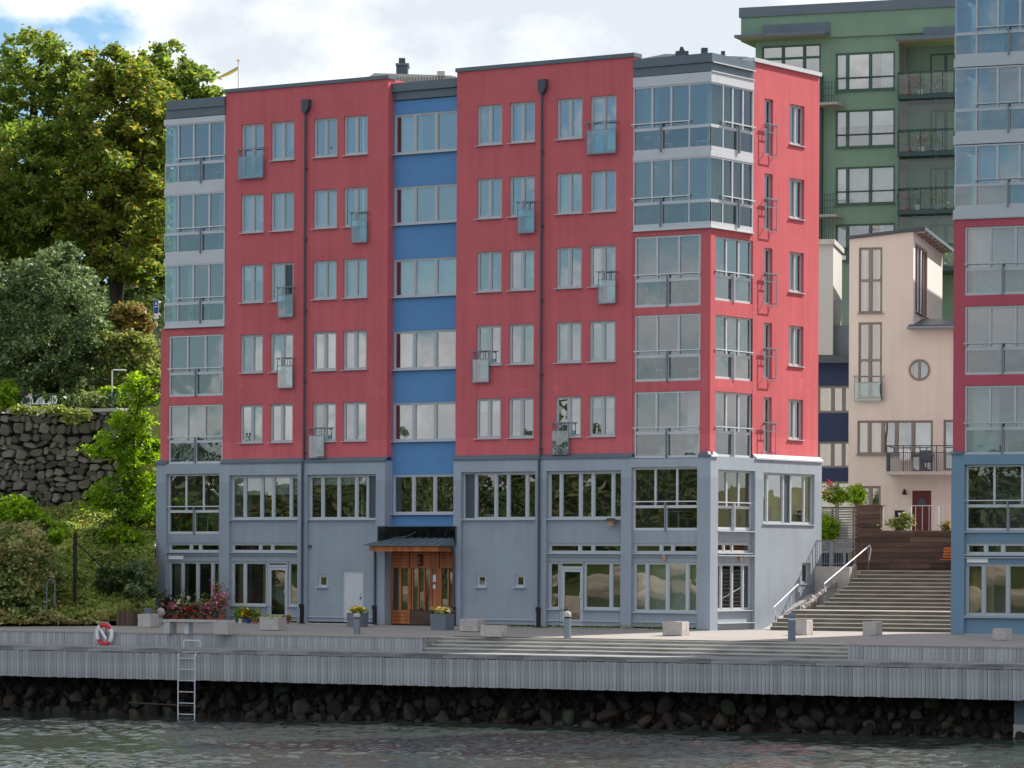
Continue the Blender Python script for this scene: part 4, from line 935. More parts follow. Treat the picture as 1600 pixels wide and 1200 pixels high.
# ================================================================== OUTDOOR STAIR
st = thing('outdoor_stair', '', '', RF.o, RF.phi); st['kind'] = 'structure'
for key in ('label', 'category'):
    if key in st: del st[key]
N = 15; rise = 2.25/N; ys0 = RF.G(1400, 986.5, .02)[1]; y = ys0; tread = .36
sy_ = []
pxl = [1204, 1207, 1214, 1224, 1236, 1276, 1289, 1297, 1304, 1311, 1318, 1325, 1332, 1339, 1345]
for i in range(N):
    xl0 = RF.G(pxl[i], YH+60, 0)[0]
    z = rise*(i+1)
    # left end follows the cheek wall seen in the picture
    c, d = RF._ray(pxl[i], 940); t_ = (y-c[1])/d[1]; xl_ = c[0]+t_*d[0]
    dep = tread if i != 4 else 1.7
    zt = z
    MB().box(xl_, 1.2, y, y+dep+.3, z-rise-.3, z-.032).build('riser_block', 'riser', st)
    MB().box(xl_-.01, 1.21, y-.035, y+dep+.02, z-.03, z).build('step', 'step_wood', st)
    sy_.append((y, xl_, z)); y += dep
yt = y
MB().box(sy_[-1][1]-3, 2.2, yt-.3, yt+3.2, 1.6, 2.248).build('landing', 'concrete', st)
# brown timber wall above the stair
bwY = yt+1.15
bz0 = RF.F(1400, 888.5, bwY)[1]; bz1 = RF.F(1400, 831, bwY)[1]; bz2 = RF.F(1360, 790.5, bwY)[1]
bx0 = RF.F(1336, 840, bwY)[0]; bxm = RF.F(1376, 810, bwY)[0]; bx1 = 2.6
tw = thing('timber_wall', 'brown horizontal plank retaining wall at the head of the outdoor stair', 'retaining wall', RF.o, RF.phi)
n1_ = 8; n2_ = 6
MB().box(bx0+.05, bx1, bwY+.06, bwY+.3, bz0-.3, bz1-.02).box(bx0+.05, bxm-.05, bwY+.06, bwY+.3, bz1-.02, bz2-.02).build('core', 'black', tw)
for i in range(n1_):
    a = bz0-.2+(bz1-bz0+.2)*i/n1_; b_ = bz0-.2+(bz1-bz0+.2)*(i+1)/n1_; x = bx0
    while x < bx1:
        L_ = min(random.uniform(1.4, 2.6), bx1-x); MB().box(x, x+L_-.008, bwY-random.uniform(0, .012), bwY+.055, a+.007, b_-.006).build('plank', 'wood_brown', tw); x += L_
for i in range(n2_):
    a = bz1+(bz2-bz1)*i/n2_; b_ = bz1+(bz2-bz1)*(i+1)/n2_
    MB().box(bx0, bxm, bwY-random.uniform(0, .012), bwY+.055, a+.007, b_-.006).build('plank', 'wood_brown', tw)
MB().box(bxm, bx1, bwY-.04, bwY+.4, bz1, bz1+.05).box(bx0, bxm+.04, bwY-.04, bwY+.4, bz2, bz2+.05).build('coping', 'wood_brown', tw)
# pale slat fence
sf = thing('slat_fence', 'weathered pale slat fence between the red gable and the brown plank wall', 'fence', RF.o, RF.phi)
fx0 = RF.F(1262, 820, bwY+.2)[0]; n_ = 13
z0_, z1_ = RF.F(1300, 846, bwY+.2)[1]-.35, RF.F(1300, 793, bwY+.2)[1]
for i in range(n_+3):
    z = z0_+(z1_-z0_)*i/(n_+3); MB().box(fx0, bx0-.02, bwY+.18, bwY+.205, z+.01, z+.07).build('slat', 'wood_flat', sf)
for x in (fx0+.1, (fx0+bx0)/2, bx0-.15): MB().box(x-.035, x+.035, bwY+.21, bwY+.28, z0_-.6, z1_).build('post', 'wood_brown', sf)
MB().box(fx0, bx0-.02, bwY+.13, bwY+.3, z1_-.02, z1_+.03).build('coping', 'wood_brown', sf)
# low concrete wall with railing left of the stair
lw = thing('concrete_wall', 'pale concrete cheek wall between the red house and the stair', 'wall', RF.o, RF.phi)
cx0, cz1 = RF.F(1279, 885, yt-1.2); cx1 = RF.F(1331, 885, yt-1.2)[0]
MB().box(cx0-1.0, cx1-.1, yt-1.2, yt-.9, -.2, cz1).build('wall_body', 'concrete', lw)
zz = 0
rl = thing('grey_railing', 'grey bar railing on the concrete cheek wall beside the red gable', 'railing', RF.o, RF.phi)
zr1 = RF.F(1300, 845, yt-1.1)[1]
for i in range(17):
    x = cx0-.3+i*(cx1-cx0+.2)/16; MB().box(x-.008, x+.008, yt-1.08, yt-1.06, cz1+.02, zr1).build('bar', 'steel', rl)
MB().box(cx0-.3, cx1-.1, yt-1.09, yt-1.05, zr1-.02, zr1+.02).box(cx0-.3, cx1-.1, yt-1.09, yt-1.05, cz1+.1, cz1+.13).build('rail', 'steel', rl)
for x in (RF.F(1298, 860, yt-1.1)[0], RF.F(1319, 860, yt-1.1)[0]): MB().box(x-.05, x+.05, yt-1.12, yt-1.02, cz1, zr1+.02).build('post', 'steel', rl)
# curb ramp along the gable and two handrails
gl_ = thing('stair_curb', 'white sloping concrete curb along the foot of the red house gable', 'kerb', (0, 0, 0))
q = [(SY(1186, 980), .02), (SY(1196, 980), .12), (SY(1238, 960), 1.0), (SY(1262, 940), 1.35)]
for (a, z0), (b_, z1) in zip(q, q[1:]): MB().prism([(.14, a, -.3), (.14, a, z0), (.14, b_, z1), (.14, b_, -.3)], (.30, 0, 0)).build('kerb_piece', 'concrete', gl_)
def handrail(label, pts, posts, loc=RF):
    t = thing('stair_handrail', label, 'handrail', (0, 0, 0)); MB().tube(pts, .028, 8).build('rail', 'pale_steel', t)
    for p, z0 in posts: MB().tube([(p[0], p[1], z0), p], .018, 6).build('post', 'steel', t)
def onp(px, py, y_): # point on plane y=y_ of the stair frame, in world
    x, z = RF.F(px, py, y_); return RF.xw(x, y_, z)
ya, yb_ = ys0+.2, ys0+2.6
P0, P1 = onp(1209, 949, ya), onp(1247, 913, yb_)
handrail('short pale handrail rising beside the lit grey gable of the red house', [onp(1212, 962, ya), P0, P1, onp(1249, 925, yb_)], [(onp(1212, 960, ya), .0), (onp(1246, 915, yb_), 1.0)])
ya, yb_ = ys0+3.6, yt+.2
handrail('long pale handrail climbing the upper flight next to the leafy bush', [onp(1290, 925, ya), onp(1288, 912, ya), onp(1359, 852, yb_), onp(1361, 858, yb_), onp(1358, 876, yb_)], [(onp(1289, 914, ya), .75), (onp(1337, 871, (ya+yb_)/2+.6), 1.3), (onp(1357, 858, yb_), 2.25)])
# wooden bench peeking out at the head of the stair
bn = thing('park_bench', 'orange wooden bench half hidden behind the right house at the stair head', 'bench', RF.xw(RF.F(1469, 880, bwY-.7)[0], bwY-.75, 2.25), RF.phi)
for i in range(4): MB().box(0, 1.8, .38+.035*i, .41+.035*i, .50+i*.11, .58+i*.11).build('backrest_slat', 'orange_wood', bn)
for i in range(4): MB().box(0, 1.8, i*.09, i*.09+.075, .42, .45).build('seat_slat', 'orange_wood', bn)
for x in (.45, 1.4): MB().box(x, x+.05, 0, .4, 0, .41).build('leg', 'black', bn)

# ================================================================== GREEN BUILDING
GF = Frame(1180, 182.0, 21.0)
Gb = thing('apartment_building', 'tall sage green apartment house with dark corner balconies behind the red one', 'apartment building', GF.o, GF.phi)
gU = lambda x, y=300, w=0: GF.F(x, y, -w)[0]
gZ = lambda x, y, w=0: GF.F(x, y, -w)[1]
gx1 = gU(1404, 200); gtop = gZ(1320, 20); gxe = gU(1570, 200)
wins = []
for yt_, yb2 in ((81.5, 141), (171, 230), (260, 319), (349.5, 408)): wins.append((gU(1305.5, yt_), gU(1398.5, yt_), gZ(1352, yb2), gZ(1352, yt_)))
tw_ = (gU(1190, 120), gU(1282.5, 120), gZ(1240, 160), gZ(1240, 70))
rec = (gx1, gU(1520, 200), 0, gZ(1440, 66))
wall_mesh(MB(FRONT), 0, gxe, 0, gtop, wins+[tw_, rec], 0, .12).box(-.1, 0, -10, 0, 0, gtop-1).build('wall', 'green_plaster', Gb)
MB(FRONT).box(gx1-.02, gU(1520, 200), -1.5, -1.4, 0, rec[3]).build('recessed_wall', 'green_plaster', Gb)
MB(FRONT).box(gU(1159, 30), gxe, -10, .12, gtop-1.2, gtop+.0).build('parapet', 'green_plaster', Gb)
MB(FRONT).box(gU(1157, 20)-.02, gxe, -10, .2, gtop+.002, gZ(1320, 4.5)).build('parapet_cap', 'dark_sheet', Gb)
for i, h in enumerate(wins):
    casement(Gb, FRONT, *h, -.03, divs=(0, .2, .585, 1), gm='glass', fm='green_frame', sm='green_frame', dress='sblt'[i], sillext=.02)
    MB(FRONT).box(h[0], h[1], .03, .07, h[2]+.62, h[2]+.67).build('guard_rail', 'green_steel', Gb)
casement(Gb, FRONT, *tw_, -.03, divs=(0, .36, .72, 1), gm='glass', fm='green_frame', sm='green_frame', dress='n')
MB(FRONT).box(tw_[0], tw_[1], .0, .03, gZ(1240, 92), gZ(1240, 89)).build('transom', 'green_frame', Gb)
gi = MB()
for k in range(8): gi.box(.1, gx1, .3, 8, gZ(1352, 141+89*k)-.6, gZ(1352, 141+89*k)-.4)
gi.box(.1, gx1, 3, 3.1, 0, gtop-.3).box(gx1-.1, gx1, .2, 3, 0, gtop-.5); gi.build('interior', 'interior', Gb)
def canopy(x0, x1, y0, px0):
    a, b_ = gU(x0, y0, .9), gU(x1, y0, .9); zt = gZ((x0+x1)/2, y0-6, .9)
    f = MB(FRONT).box(a, b_, 0.0, 1.1, zt-.14, zt).build('balcony_canopy', 'dark_sheet', Gb)
    MB(FRONT).box(a+.05, b_-.05, .0, 1.05, zt-.16, zt-.142).build('soffit', 'soffit', f)
    MB(FRONT).prism([(a+1.2, .0, zt+.002), (b_, .0, zt+.002), (b_, 0, zt+.55), (a+1.2, 0, zt+.55)], (0, .22, 0)).build('fascia', 'dark_sheet', f)
canopy(1149, 1290, 58, 0); canopy(1400, 1530, 62, 0)
for k, (yr, ys) in enumerate(((112, 147.5), (203, 237), (294, 328), (383, 418))):
    a, b_ = gU(1403, yr, 1.0), gU(1492, yr, 1.0); zr_ = gZ(1440, yr, 1.0); zs = gZ(1440, ys, 1.0)
    bl = MB(FRONT).box(a, b_, -1.39, 1.1, zs-.20, zs).build('balcony_slab', 'green_steel', Gb)
    rb = MB(FRONT).box(a, b_, 1.02, 1.08, zr_-.03, zr_+.02).box(a, a+.05, 0, 1.02, zr_-.03, zr_+.02)
    for i in range(6): x = a+(b_-a-.05)*i/5; rb.box(x, x+.045, 1.03, 1.075, zs, zr_-.03)
    rb.build('balcony_rail', 'green_steel', bl)
    pane(bl, FRONT, a+.05, b_-.05, zs+.05, zr_-.1, 1.06, 'glass_clear')
    for x in (a+.03, a+(b_-a)*.66): MB(FRONT).box(x, x+.06, .94, 1.0, zs-2.65, zs-.2).build('balcony_post', 'green_steel', bl)
    if k: pane(bl, FRONT, a+.05, b_-.05, zr_+.05, zs+2.5, 1.05, 'glass_clear')
    casement(Gb, FRONT, a+1.0, b_+.8, zs+.05, zs+2.3, -1.38, divs=(0, .3, .6, 1), gm='glass_dark', fm='green_frame', sm='green_frame', sill=False, dress='s')
    # things on the balconies
    for j in range(3):
        px_ = 1415+j*24+random.uniform(-5, 5); xx = gU(px_, ys, .5)
        q_ = thing('potted_plant', ['leafy', 'bushy', 'slender', 'low'][k]+' potted plant at the '+['left end', 'middle', 'right end'][j]+' of the '+['topmost', 'second', 'third', 'fourth'][k]+' green house balcony', 'plant', GF.xw(xx, -.5, zs), GF.phi, 'potted plants on the green house balconies')
        MB().tube([(0, 0, 0), (0, 0, .3)], [.13, .17], 8).build('pot', ['terracotta', 'white', 'pot_grey'][j], q_)
        C_ = rng.normal(size=(90, 3))*[.2, .2, .22]+[0, 0, .6]; V, Q = leafquads(C_, .09); inst(npmesh('foliage', V, Q, 'leaf_maple'), 'foliage', q_)
        if (j+k) % 2 == 0: C_ = rng.normal(size=(25, 3))*[.2, .2, .18]+[0, 0, .68]; V, Q = leafquads(C_, .08); inst(npmesh('blossom', V, Q, 'pink'), 'blossom', q_)
    if k == 0:
        q_ = thing('garden_chair', 'dark red fabric chair on the topmost green house balcony', 'chair', GF.xw(gU(1428, ys, .3), -.3, zs), GF.phi)
        MB().prism([(-.3, 0, .45), (.3, 0, .45), (.42, .25, 1.05), (-.42, .25, 1.05)], (0, .05, 0)).build('backrest', 'door_red', q_); MB().box(-.3, .3, -.4, .05, .40, .45).build('seat', 'door_red', q_)
        for sx in (-.25, .25): MB().tube([(sx, -.35, 0), (sx, -.1, .42)], .02, 5).build('leg', 'black', q_)
    if k == 1:
        q_ = thing('garden_chair', 'light wicker chair on the second green house balcony', 'chair', GF.xw(gU(1440, ys, .3), -.3, zs), GF.phi)
        MB().prism([(-.28, 0, .4), (.28, 0, .4), (.28, .2, .95), (-.28, .2, .95)], (0, .04, 0)).build('backrest', 'soffit', q_); MB().box(-.28, .28, -.45, .02, .38, .43).build('seat', 'soffit', q_)
        for sx in (-.25, .25): MB().tube([(sx, -.4, 0), (sx, -.38, .38)], .02, 5).build('leg', 'soffit', q_)
# narrow dark balcony tower left of it, seen past the red gable
NB = thing('balcony_tower', 'stack of small dark railed balconies just behind the red gable edge', 'balconies', GF.o, GF.phi)
for k, yy in enumerate((160, 335)):
    a, b_ = gU(1270, yy, 1.4), gU([1310, 1307][k], yy, 1.4); z = gZ(1290, yy, 1.4)
    MB(FRONT).box(a, b_, .13, 1.5, z-.12, z).build('slab', 'soffit', NB)
    rr_ = MB(FRONT)
    for i in range(9): x = a+(b_-a-.03)*i/8; rr_.box(x, x+.02, 1.4, 1.43, z, z+1.0)
    for h in (.35, .7, 1.0): rr_.box(a, b_, 1.4, 1.44, z+h-.02, z+h)
    rr_.build('railing', 'green_steel', NB)
MB(FRONT).box(gU(1278, 200, .6), gU(1283, 200, .6), .2, .5, 0, gZ(1280, 120)).build('post', 'green_steel', NB)
# ================================================================== CREAM HOUSE
CF = Frame(1325, 152.5, 13.0)
Cb = thing('cream_house', 'cream rendered house with a slanted tower roof, round window and dark red door', 'house', CF.o, CF.phi)
cU = lambda x, y=600, w=0: CF.F(x, y, -w)[0]
cZ = lambda x, y, w=0: CF.F(x, y, -w)[1]
cw_ = cU(1427, 450); zlt, zrt_ = cZ(1326, 374), cZ(1427, 362); ce = cU(1560, 600); zlow = cZ(1427, 514)
tws = [(cU(1341), cU(1378), cZ(1360, 489.5), cZ(1360, 386.5)), (cU(1341), cU(1378), cZ(1360, 622), cZ(1360, 503.5))]
wst = (cU(1340), cU(1458), cZ(1400, 710), cZ(1400, 657)); wst2 = (cU(1474.5), cU(1500), cZ(1480, 735), cZ(1480, 656)); bdoor = (cU(1424), cU(1458), cZ(1440, 738), wst[2])
wg = (cU(1345), cU(1377), cZ(1360, 800), cZ(1360, 759.5)); dr_ = (cU(1422.5, 800), cU(1455, 800), cZ(1440, 832), cZ(1440, 766.5)); rw = cU(1436.5, 578), cZ(1436.5, 578)
rr0 = .43
base = cZ(1400, 840)
wall_mesh(MB(FRONT), 0, cw_, base-1, min(zlt, zrt_)-.02, tws+[wst, wg], 0, .12).prism([(0, 0, min(zlt, zrt_)-.02), (cw_, 0, min(zlt, zrt_)-.02), (cw_, 0, zrt_), (0, 0, zlt)], (0, -.1, 0)).build('wall', 'cream', Cb)
wall_mesh(MB(FRONT), cw_, ce, base-1, zlow, [wst, wst2, bdoor, dr_, (rw[0]-rr0, rw[0]+rr0, rw[1]-rr0, rw[1]+rr0)], 0, .12).box(0, .1, -7, -.13, base-1, zlt-.1).build('wall', 'cream', Cb)
# round window surround filling the square opening
rm = MB(FRONT); k_ = 24; ci = [(rw[0]+rr0*.995*cos(2*pi*i/k_), rw[1]+rr0*.995*sin(2*pi*i/k_)) for i in range(k_)]
for i in range(k_):
    p, q = ci[i], ci[(i+1) % k_]; am = 2*pi*(i+.5)/k_; sc_ = 1/max(abs(cos(2*pi*i/k_)), abs(sin(2*pi*i/k_))); sc2 = 1/max(abs(cos(2*pi*(i+1)/k_)), abs(sin(2*pi*(i+1)/k_)))
    rm.quad((p[0], -.002, p[1]), (q[0], -.002, q[1]), (rw[0]+(q[0]-rw[0])*sc2, -.002, rw[1]+(q[1]-rw[1])*sc2), (rw[0]+(p[0]-rw[0])*sc_, -.002, rw[1]+(p[1]-rw[1])*sc_))
rm.build('wall_patch', 'cream', Cb)
ro = MB(FRONT).tube([(rw[0]+rr0*.95*cos(2*pi*i/k_), .0, rw[1]+rr0*.95*sin(2*pi*i/k_)) for i in range(k_+1)], .05, 6, cap=False).box(rw[0]-.05, rw[0]+.05, -.04, .03, rw[1]-rr0, rw[1]+rr0).build('round_window', 'taupe', Cb)
pane(ro, FRONT, rw[0]-rr0+.02, rw[0]+rr0-.02, rw[1]-rr0+.02, rw[1]+rr0-.02, -.05, 'glass')
MB(FRONT).box(cU(1640), cU(1640)+4.5, -20, -4.5, base-1, zrt_+6).build('added_shade_block', 'cream', Cb)  # unseen block added out of frame to shade the tower's side wall
# tower gable towards the right with its long window, and roof
CS = lambda u, w, v: (cw_+w, u, v)
def cS(px, py): return CF.S(px, py, cw_)
sw = (cS(1430, 430)[0], cS(1449, 430)[0], cS(1430, 487)[1], cS(1430, 378.5)[1]); yend = cS(1472.5, 430)[0]
wall_mesh(MB(CS), 0.002, yend, zlow, zrt_, [sw], .0, .12).build('side_wall', 'cream_side', Cb)
casement(Cb, CS, *sw, -.03, divs=(0, .25, .5, .75, 1), fm='taupe', sm='taupe', dress='n', sillext=.02)
ov = .5
MB(FRONT).prism([(-.15, .12, zlt+.0), (cw_+ov, .12, zrt_+.06), (cw_+ov, .12, zrt_+.20), (-.15, .12, zlt+.12)], (0, -yend-.2, 0)).build('tower_roof', 'pipe_sheet', Cb)
for i in range(8): MB(FRONT).box(cw_+.02, cw_+ov-.05, -i*yend/8-.2, -i*yend/8-.12, zrt_-.06, zrt_+.03).build('rafter', 'soffit', Cb)
# low roof right of tower
zl_ = zlow
MB(FRONT).prism([(cw_-.15, .40, zl_-.05), (cw_-.15, .40, zl_+.14), (cw_-.15, -3.2, zl_+.62), (cw_-.15, -3.2, zl_+.42)], (ce-cw_+.15, 0, 0)).build('low_roof', 'pipe_sheet', Cb)
MB(FRONT).tube([(cw_-.2, .47, zl_+.02), (ce, .47, zl_+.02)], .07, 8).build('gutter', 'steel', Cb)
for h in tws: 
    casement(Cb, FRONT, *h, -.04, divs=(0, .5, 1), fm='taupe', sm='taupe', dress='t')
    MB(FRONT).box(h[0]+.05, h[1]-.05, -.1, -.0, (h[2]+h[3])/2-.05, (h[2]+h[3])/2+.05).build('transom', 'taupe', Cb)
casement(Cb, FRONT, *wst, -.04, divs=(0, .16, .34, .52, .74, 1), fm='taupe', sm='taupe', dress='t'); casement(Cb, FRONT, *wst2, -.04, divs=(0, 1), fm='taupe', sm='taupe', dress='n', sill=False)
casement(Cb, FRONT, bdoor[0], bdoor[1], bdoor[2], bdoor[3]-.01, -.04, divs=(0, .5, 1), fm='taupe', sm='taupe', dress='n', sill=False)
casement(Cb, FRONT, *wg, -.04, divs=(0, .5, 1), fm='taupe', sm='taupe', dress='t')
o = MB(FRONT).box(dr_[0], dr_[1], -.1, -.03, dr_[2], dr_[3]).build('door', 'door_red', Cb)
MB(FRONT).tube([((dr_[0]+dr_[1])/2+.03, -.04, dr_[3]-.5), ((dr_[0]+dr_[1])/2+.03, -.02, dr_[3]-.5)], .17, 14).build('round_light', 'pipe_sheet', o)
french_rail(Cb, FRONT, cU(1335.5), cU(1380.5), cZ(1360, 627.5), cZ(1360, 597), .18, cZ(1360, 588), glass=True)
ci_ = MB().box(.15, ce, 3.2, 3.3, base, zlow).box(.15, cw_-.1, 3.0, 3.1, zlow, zrt_-.4)
for z in (tws[1][2]-.1, tws[0][2]-.15, wst[2]-.4, cZ(1400, 745)): ci_.box(.1, cw_-.1, .2, 3.0, z-.15, z)
ci_.build('interior', 'interior', Cb)
# balcony
a, b_ = cU(1385, 720, 1.1), cU(1520, 720, 1.1); zs = cZ(1430, 736.5, 1.1); zr_ = cZ(1430, 696.5, 1.1)
bl = MB(FRONT).box(a, b_, 0.0, 1.15, zs-.14, zs).build('balcony', 'concrete', Cb)
rb = MB(FRONT).box(a, b_, 1.1, 1.14, zr_-.02, zr_+.02).box(a, b_, 1.1, 1.14, zr_-.30, zr_-.27).box(a, a+.04, 0, 1.1, zr_-.02, zr_+.02)
for i in range(46): x = a+(b_-a)*i/45; rb.box(x, x+.016, 1.11, 1.13, zs-.1, zr_-.28)
for i in range(10): q_ = 1.1*i/10; rb.box(a, a+.016, q_, q_+.016, zs-.1, zr_-.28)
for i in range(6): x = a+(b_-a)*i/5.2; rb.box(x, x+.04, 1.10, 1.14, zs-.1, zr_)
rb.build('railing', 'pipe_sheet', bl)
def simplechair(label, fr, x, y, z, m, grp=None, sc=1.0, phi=0.0):
    q_ = thing('garden_chair', label, 'chair', fr.xw(x, y, z), fr.phi+phi, grp)
    q = MB(); MB().box(-.22*sc, .22*sc, -.2*sc, .22*sc, .42*sc, .46*sc).build('seat', m, q_); MB().prism([(-.22*sc, .2*sc, .5*sc), (.22*sc, .2*sc, .5*sc), (.24*sc, .3*sc, .9*sc), (-.24*sc, .3*sc, .9*sc)], (0, .03, 0)).build('backrest', m, q_)
    for sx in (-.2, .2):
        for sy in (-.18, .2): MB().tube([(sx*sc, sy*sc, 0), (sx*sc, sy*sc, (.42 if sy < 0 else .52)*sc)], .015, 5).build('leg', m, q_)
    return q_
simplechair('light folding chair on the cream house balcony behind the railing', CF, cU(1413, 715, .5), -.5, zs, 'pale_steel'); simplechair('dark folding chair beside the blue pane on the cream house balcony', CF, cU(1446, 715, .5), -.5, zs, 'pipe_sheet')
ll = thing('wall_lantern', 'black lantern on the cream wall left of the red door', 'lamp', CF.xw(cU(1414, 768), -.001, cZ(1414, 768)), CF.phi)
MB().tube([(0, 0, .05), (0, -.22, .12)], .018, 5).build('bracket', 'black', ll); MB().tube([(0, -.2, .08), (0, -.2, -.14)], [.05, .11], 8).build('shade', 'black', ll)
# fence in front of the cream house
fn = thing('bar_fence', 'thin pale bar fence on top of the brown plank wall before the red door', 'fence', RF.o, RF.phi)
yf = bwY+.35; fx_0, fz1 = RF.F(1378, 790.5, yf); fz0 = bz1+.05
for i in range(34):
    x = fx_0+(bx1-fx_0)*i/33; MB().box(x-.007, x+.007, yf, yf+.014, fz0, fz1).build('bar', 'pale_steel', fn)
for x in (fx_0+.02, RF.F(1423, 800, yf)[0], RF.F(1466, 800, yf)[0]): MB().box(x-.03, x+.03, yf-.03, yf+.03, fz0, fz1).build('post', 'pale_steel', fn)
MB().box(fx_0, bx1, yf-.01, yf+.02, fz1-.01, fz1+.02).build('rail', 'pale_steel', fn)
mb_ = thing('mailbox', 'black mailbox with a pale handle on the fence left of the red door', 'mailbox', RF.xw(RF.F(1406, 803, yf-.1)[0], yf-.15, RF.F(1406, 803, yf-.1)[1]), RF.phi)
MB().box(-.2, .2, 0, .13, -.14, .14).build('box', 'black', mb_); MB().box(-.05, .07, -.01, .0, -.04, .05).build('handle', 'white', mb_)
# ================================================================== NAVY HOUSE between
NF = Frame(1266, 158, 10.0)
Nb = thing('navy_house', 'narrow dark blue house with white upper wall squeezed between the red and cream houses', 'house', NF.o, NF.phi)
nU = lambda x, y=600: NF.F(x, y)[0]
nZ = lambda x, y: NF.F(x, y)[1]
nx1 = nU(1340)
nb = [(603, 645), (690, 731)]
wall_mesh(MB(FRONT), 0, nx1, 2, nZ(1300, 562), [(.3, nx1-.02, nZ(1300, b2), nZ(1300, a2)) for a2, b2 in nb]+[(.3, nx1-.02, 3.0, nZ(1300, 752))], 0, .12).build('wall', 'navy', Nb)
for a2, b2 in nb:
    casement(Nb, FRONT, .3, nx1-.02, nZ(1300, b2), nZ(1300, a2), -.03, divs=(0, .38, .66, 1), fm='taupe', sm='taupe', dress='t', sill=False)
casement(Nb, FRONT, .3, nx1-.02, 3.0, nZ(1300, 752), -.03, divs=(0, .5, 1), fm='taupe', sm='taupe', dress='n', sill=False)
MB(FRONT).box(0, nU(1302.5), -4, .5, nZ(1290, 556), nZ(1290, 384)).build('upper_wall', 'off_white', Nb)
MB(FRONT).box(-.1, nU(1305.5), -4.2, .75, nZ(1290, 384)+.002, nZ(1290, 376)).build('balcony_slab', 'concrete', Nb)
MB(FRONT).box(0, nx1, -3, .6, nZ(1300, 568), nZ(1300, 557)).build('roof_edge', 'pipe_sheet', Nb)
MB(FRONT).box(nU(1300), nx1, -3, .0, nZ(1300, 556), nZ(1300, 508)).build('dark_panel', 'pot_grey', Nb)
rr_ = MB(FRONT)
for i in range(15): x = nU(1303)+(nx1-nU(1303))*i/14; rr_.box(x, x+.02, -.1, -.08, nZ(1310, 507), nZ(1310, 470))
rr_.box(nU(1303), nx1, -.11, -.07, nZ(1310, 471), nZ(1310, 469)).build('railing', 'steel', Nb)
rr_ = MB(FRONT)
for i in range(12): x = nU(1305)*i/12; rr_.box(x, x+.02, .68, .70, nZ(1290, 376), nZ(1290, 342))
rr_.box(0, nU(1305), .67, .71, nZ(1290, 343), nZ(1290, 341)).build('railing', 'green_steel', Nb)
MB().box(.3, nx1-.1, 2.5, 2.6, 2, nZ(1300, 562)).build('interior', 'interior', Nb)

# ================================================================== VEGETATION
def clump_leaves(blobs, size, per=42, dens=1.0, shell=.55, droop=.15, seed=0):
    """blobs: centre px, centre py, distance, half width px, half height px, half depth m, clumps"""
    r = np.random.default_rng(seed); out = []
    for (px, py, D, rx, ry, rd, nc) in blobs:
        c = W(px, py, D); s = D/F; nc = int(nc*dens)
        d = r.normal(size=(nc, 3)); d /= np.linalg.norm(d, axis=1)[:, None]
        rad = r.uniform(shell, 1.0, nc)**.8; d *= rad[:, None]
        C = c + (d[:, :1]*rx*s)*RV + (d[:, 1:2]*rd)*DV + d[:, 2:]*ry*s*np.array([0, 0, 1.0])
        cr = r.uniform(.5, 1.1, nc)*.16*(rx*s+ry*s)/2**.5*.75+.18
        k = r.poisson(per, nc)+4
        idx = np.repeat(np.arange(nc), k)
        off = r.normal(size=(len(idx), 3))*.5; off[:, 2] *= .6
        P = C[idx]+off*cr[idx][:, None]; P[:, 2] -= droop*(off[:, 0]**2+off[:, 1]**2)*cr[idx]
        out.append(P)
    P = np.concatenate(out); return leafquads(P, size, .35, r)
def foliage(name, m, par, V, Q):
    o = npmesh(name, np.asarray(V)-np.array(par.location)[None, :], Q, m); return inst(o, name, par)
def limbs(par, base, tips, r0, seed=1, m='bark', name='trunk'):
    rs = random.Random(seed); mb = MB(); b = Vector(base); 
    for i, t in enumerate(tips):
        t = Vector(t); n_ = 6; pts = []; rad = []
        for k in range(n_+1):
            f = k/n_; p = b.lerp(t, f); p.z = b.z+(t.z-b.z)*(f**(.75))
            if k: p += Vector((rs.uniform(-.3, .3), rs.uniform(-.3, .3), 0))*(.5+.5*f)
            pts.append(tuple(p-Vector(par.location))); rad.append(r0*(1-f*.85)*(1 if i == 0 else .62))
        mb.tube(pts, rad, 7)
        for j in range(5):
            k = rs.randint(2, n_-1); s_ = Vector(pts[k]); e = s_+Vector((rs.uniform(-1, 1), rs.uniform(-1, 1), rs.uniform(.3, 1)))*(t-b).length*.16
            mb.tube([tuple(s_), tuple(s_.lerp(e, .5)+Vector((0, 0, .1))), tuple(e)], [rad[k]*.5, rad[k]*.35, .02], 5)
    return mb.build(name, m, par)
def tree(name, label, cat, base, tips, r0, blobs, size, m, per=42, group=None, seed=0, shell=.5, dens=1.0):
    bx = W(*base); t = thing(name, label, cat, bx, 0, group)
    limbs(t, bx, [W(*q) for q in tips], r0, seed)
    V, Q = clump_leaves(blobs, size, per, dens, shell, seed=seed); foliage('crown', m, t, V, Q); return t
tree('maple_tree', 'tall spreading tree at the far left with sky showing through its top', 'tree', (45, 500, 186),
     [(60, 90, 186), (-20, 160, 187), (130, 150, 185), (20, 220, 184), (110, 260, 184)], .55,
     [(62, 100, 187, 68, 58, 3.4, 62), (-20, 165, 187, 80, 75, 4, 80), (100, 150, 186, 50, 55, 3, 40), (30, 250, 184, 95, 80, 4, 110), (110, 250, 184, 70, 60, 3.4, 70), (132, 120, 186, 36, 44, 2, 28), (-30, 350, 184, 90, 70, 4, 100), (60, 360, 184, 90, 60, 4, 100)], .145, 'leaf_maple', per=70, seed=3, shell=.35)
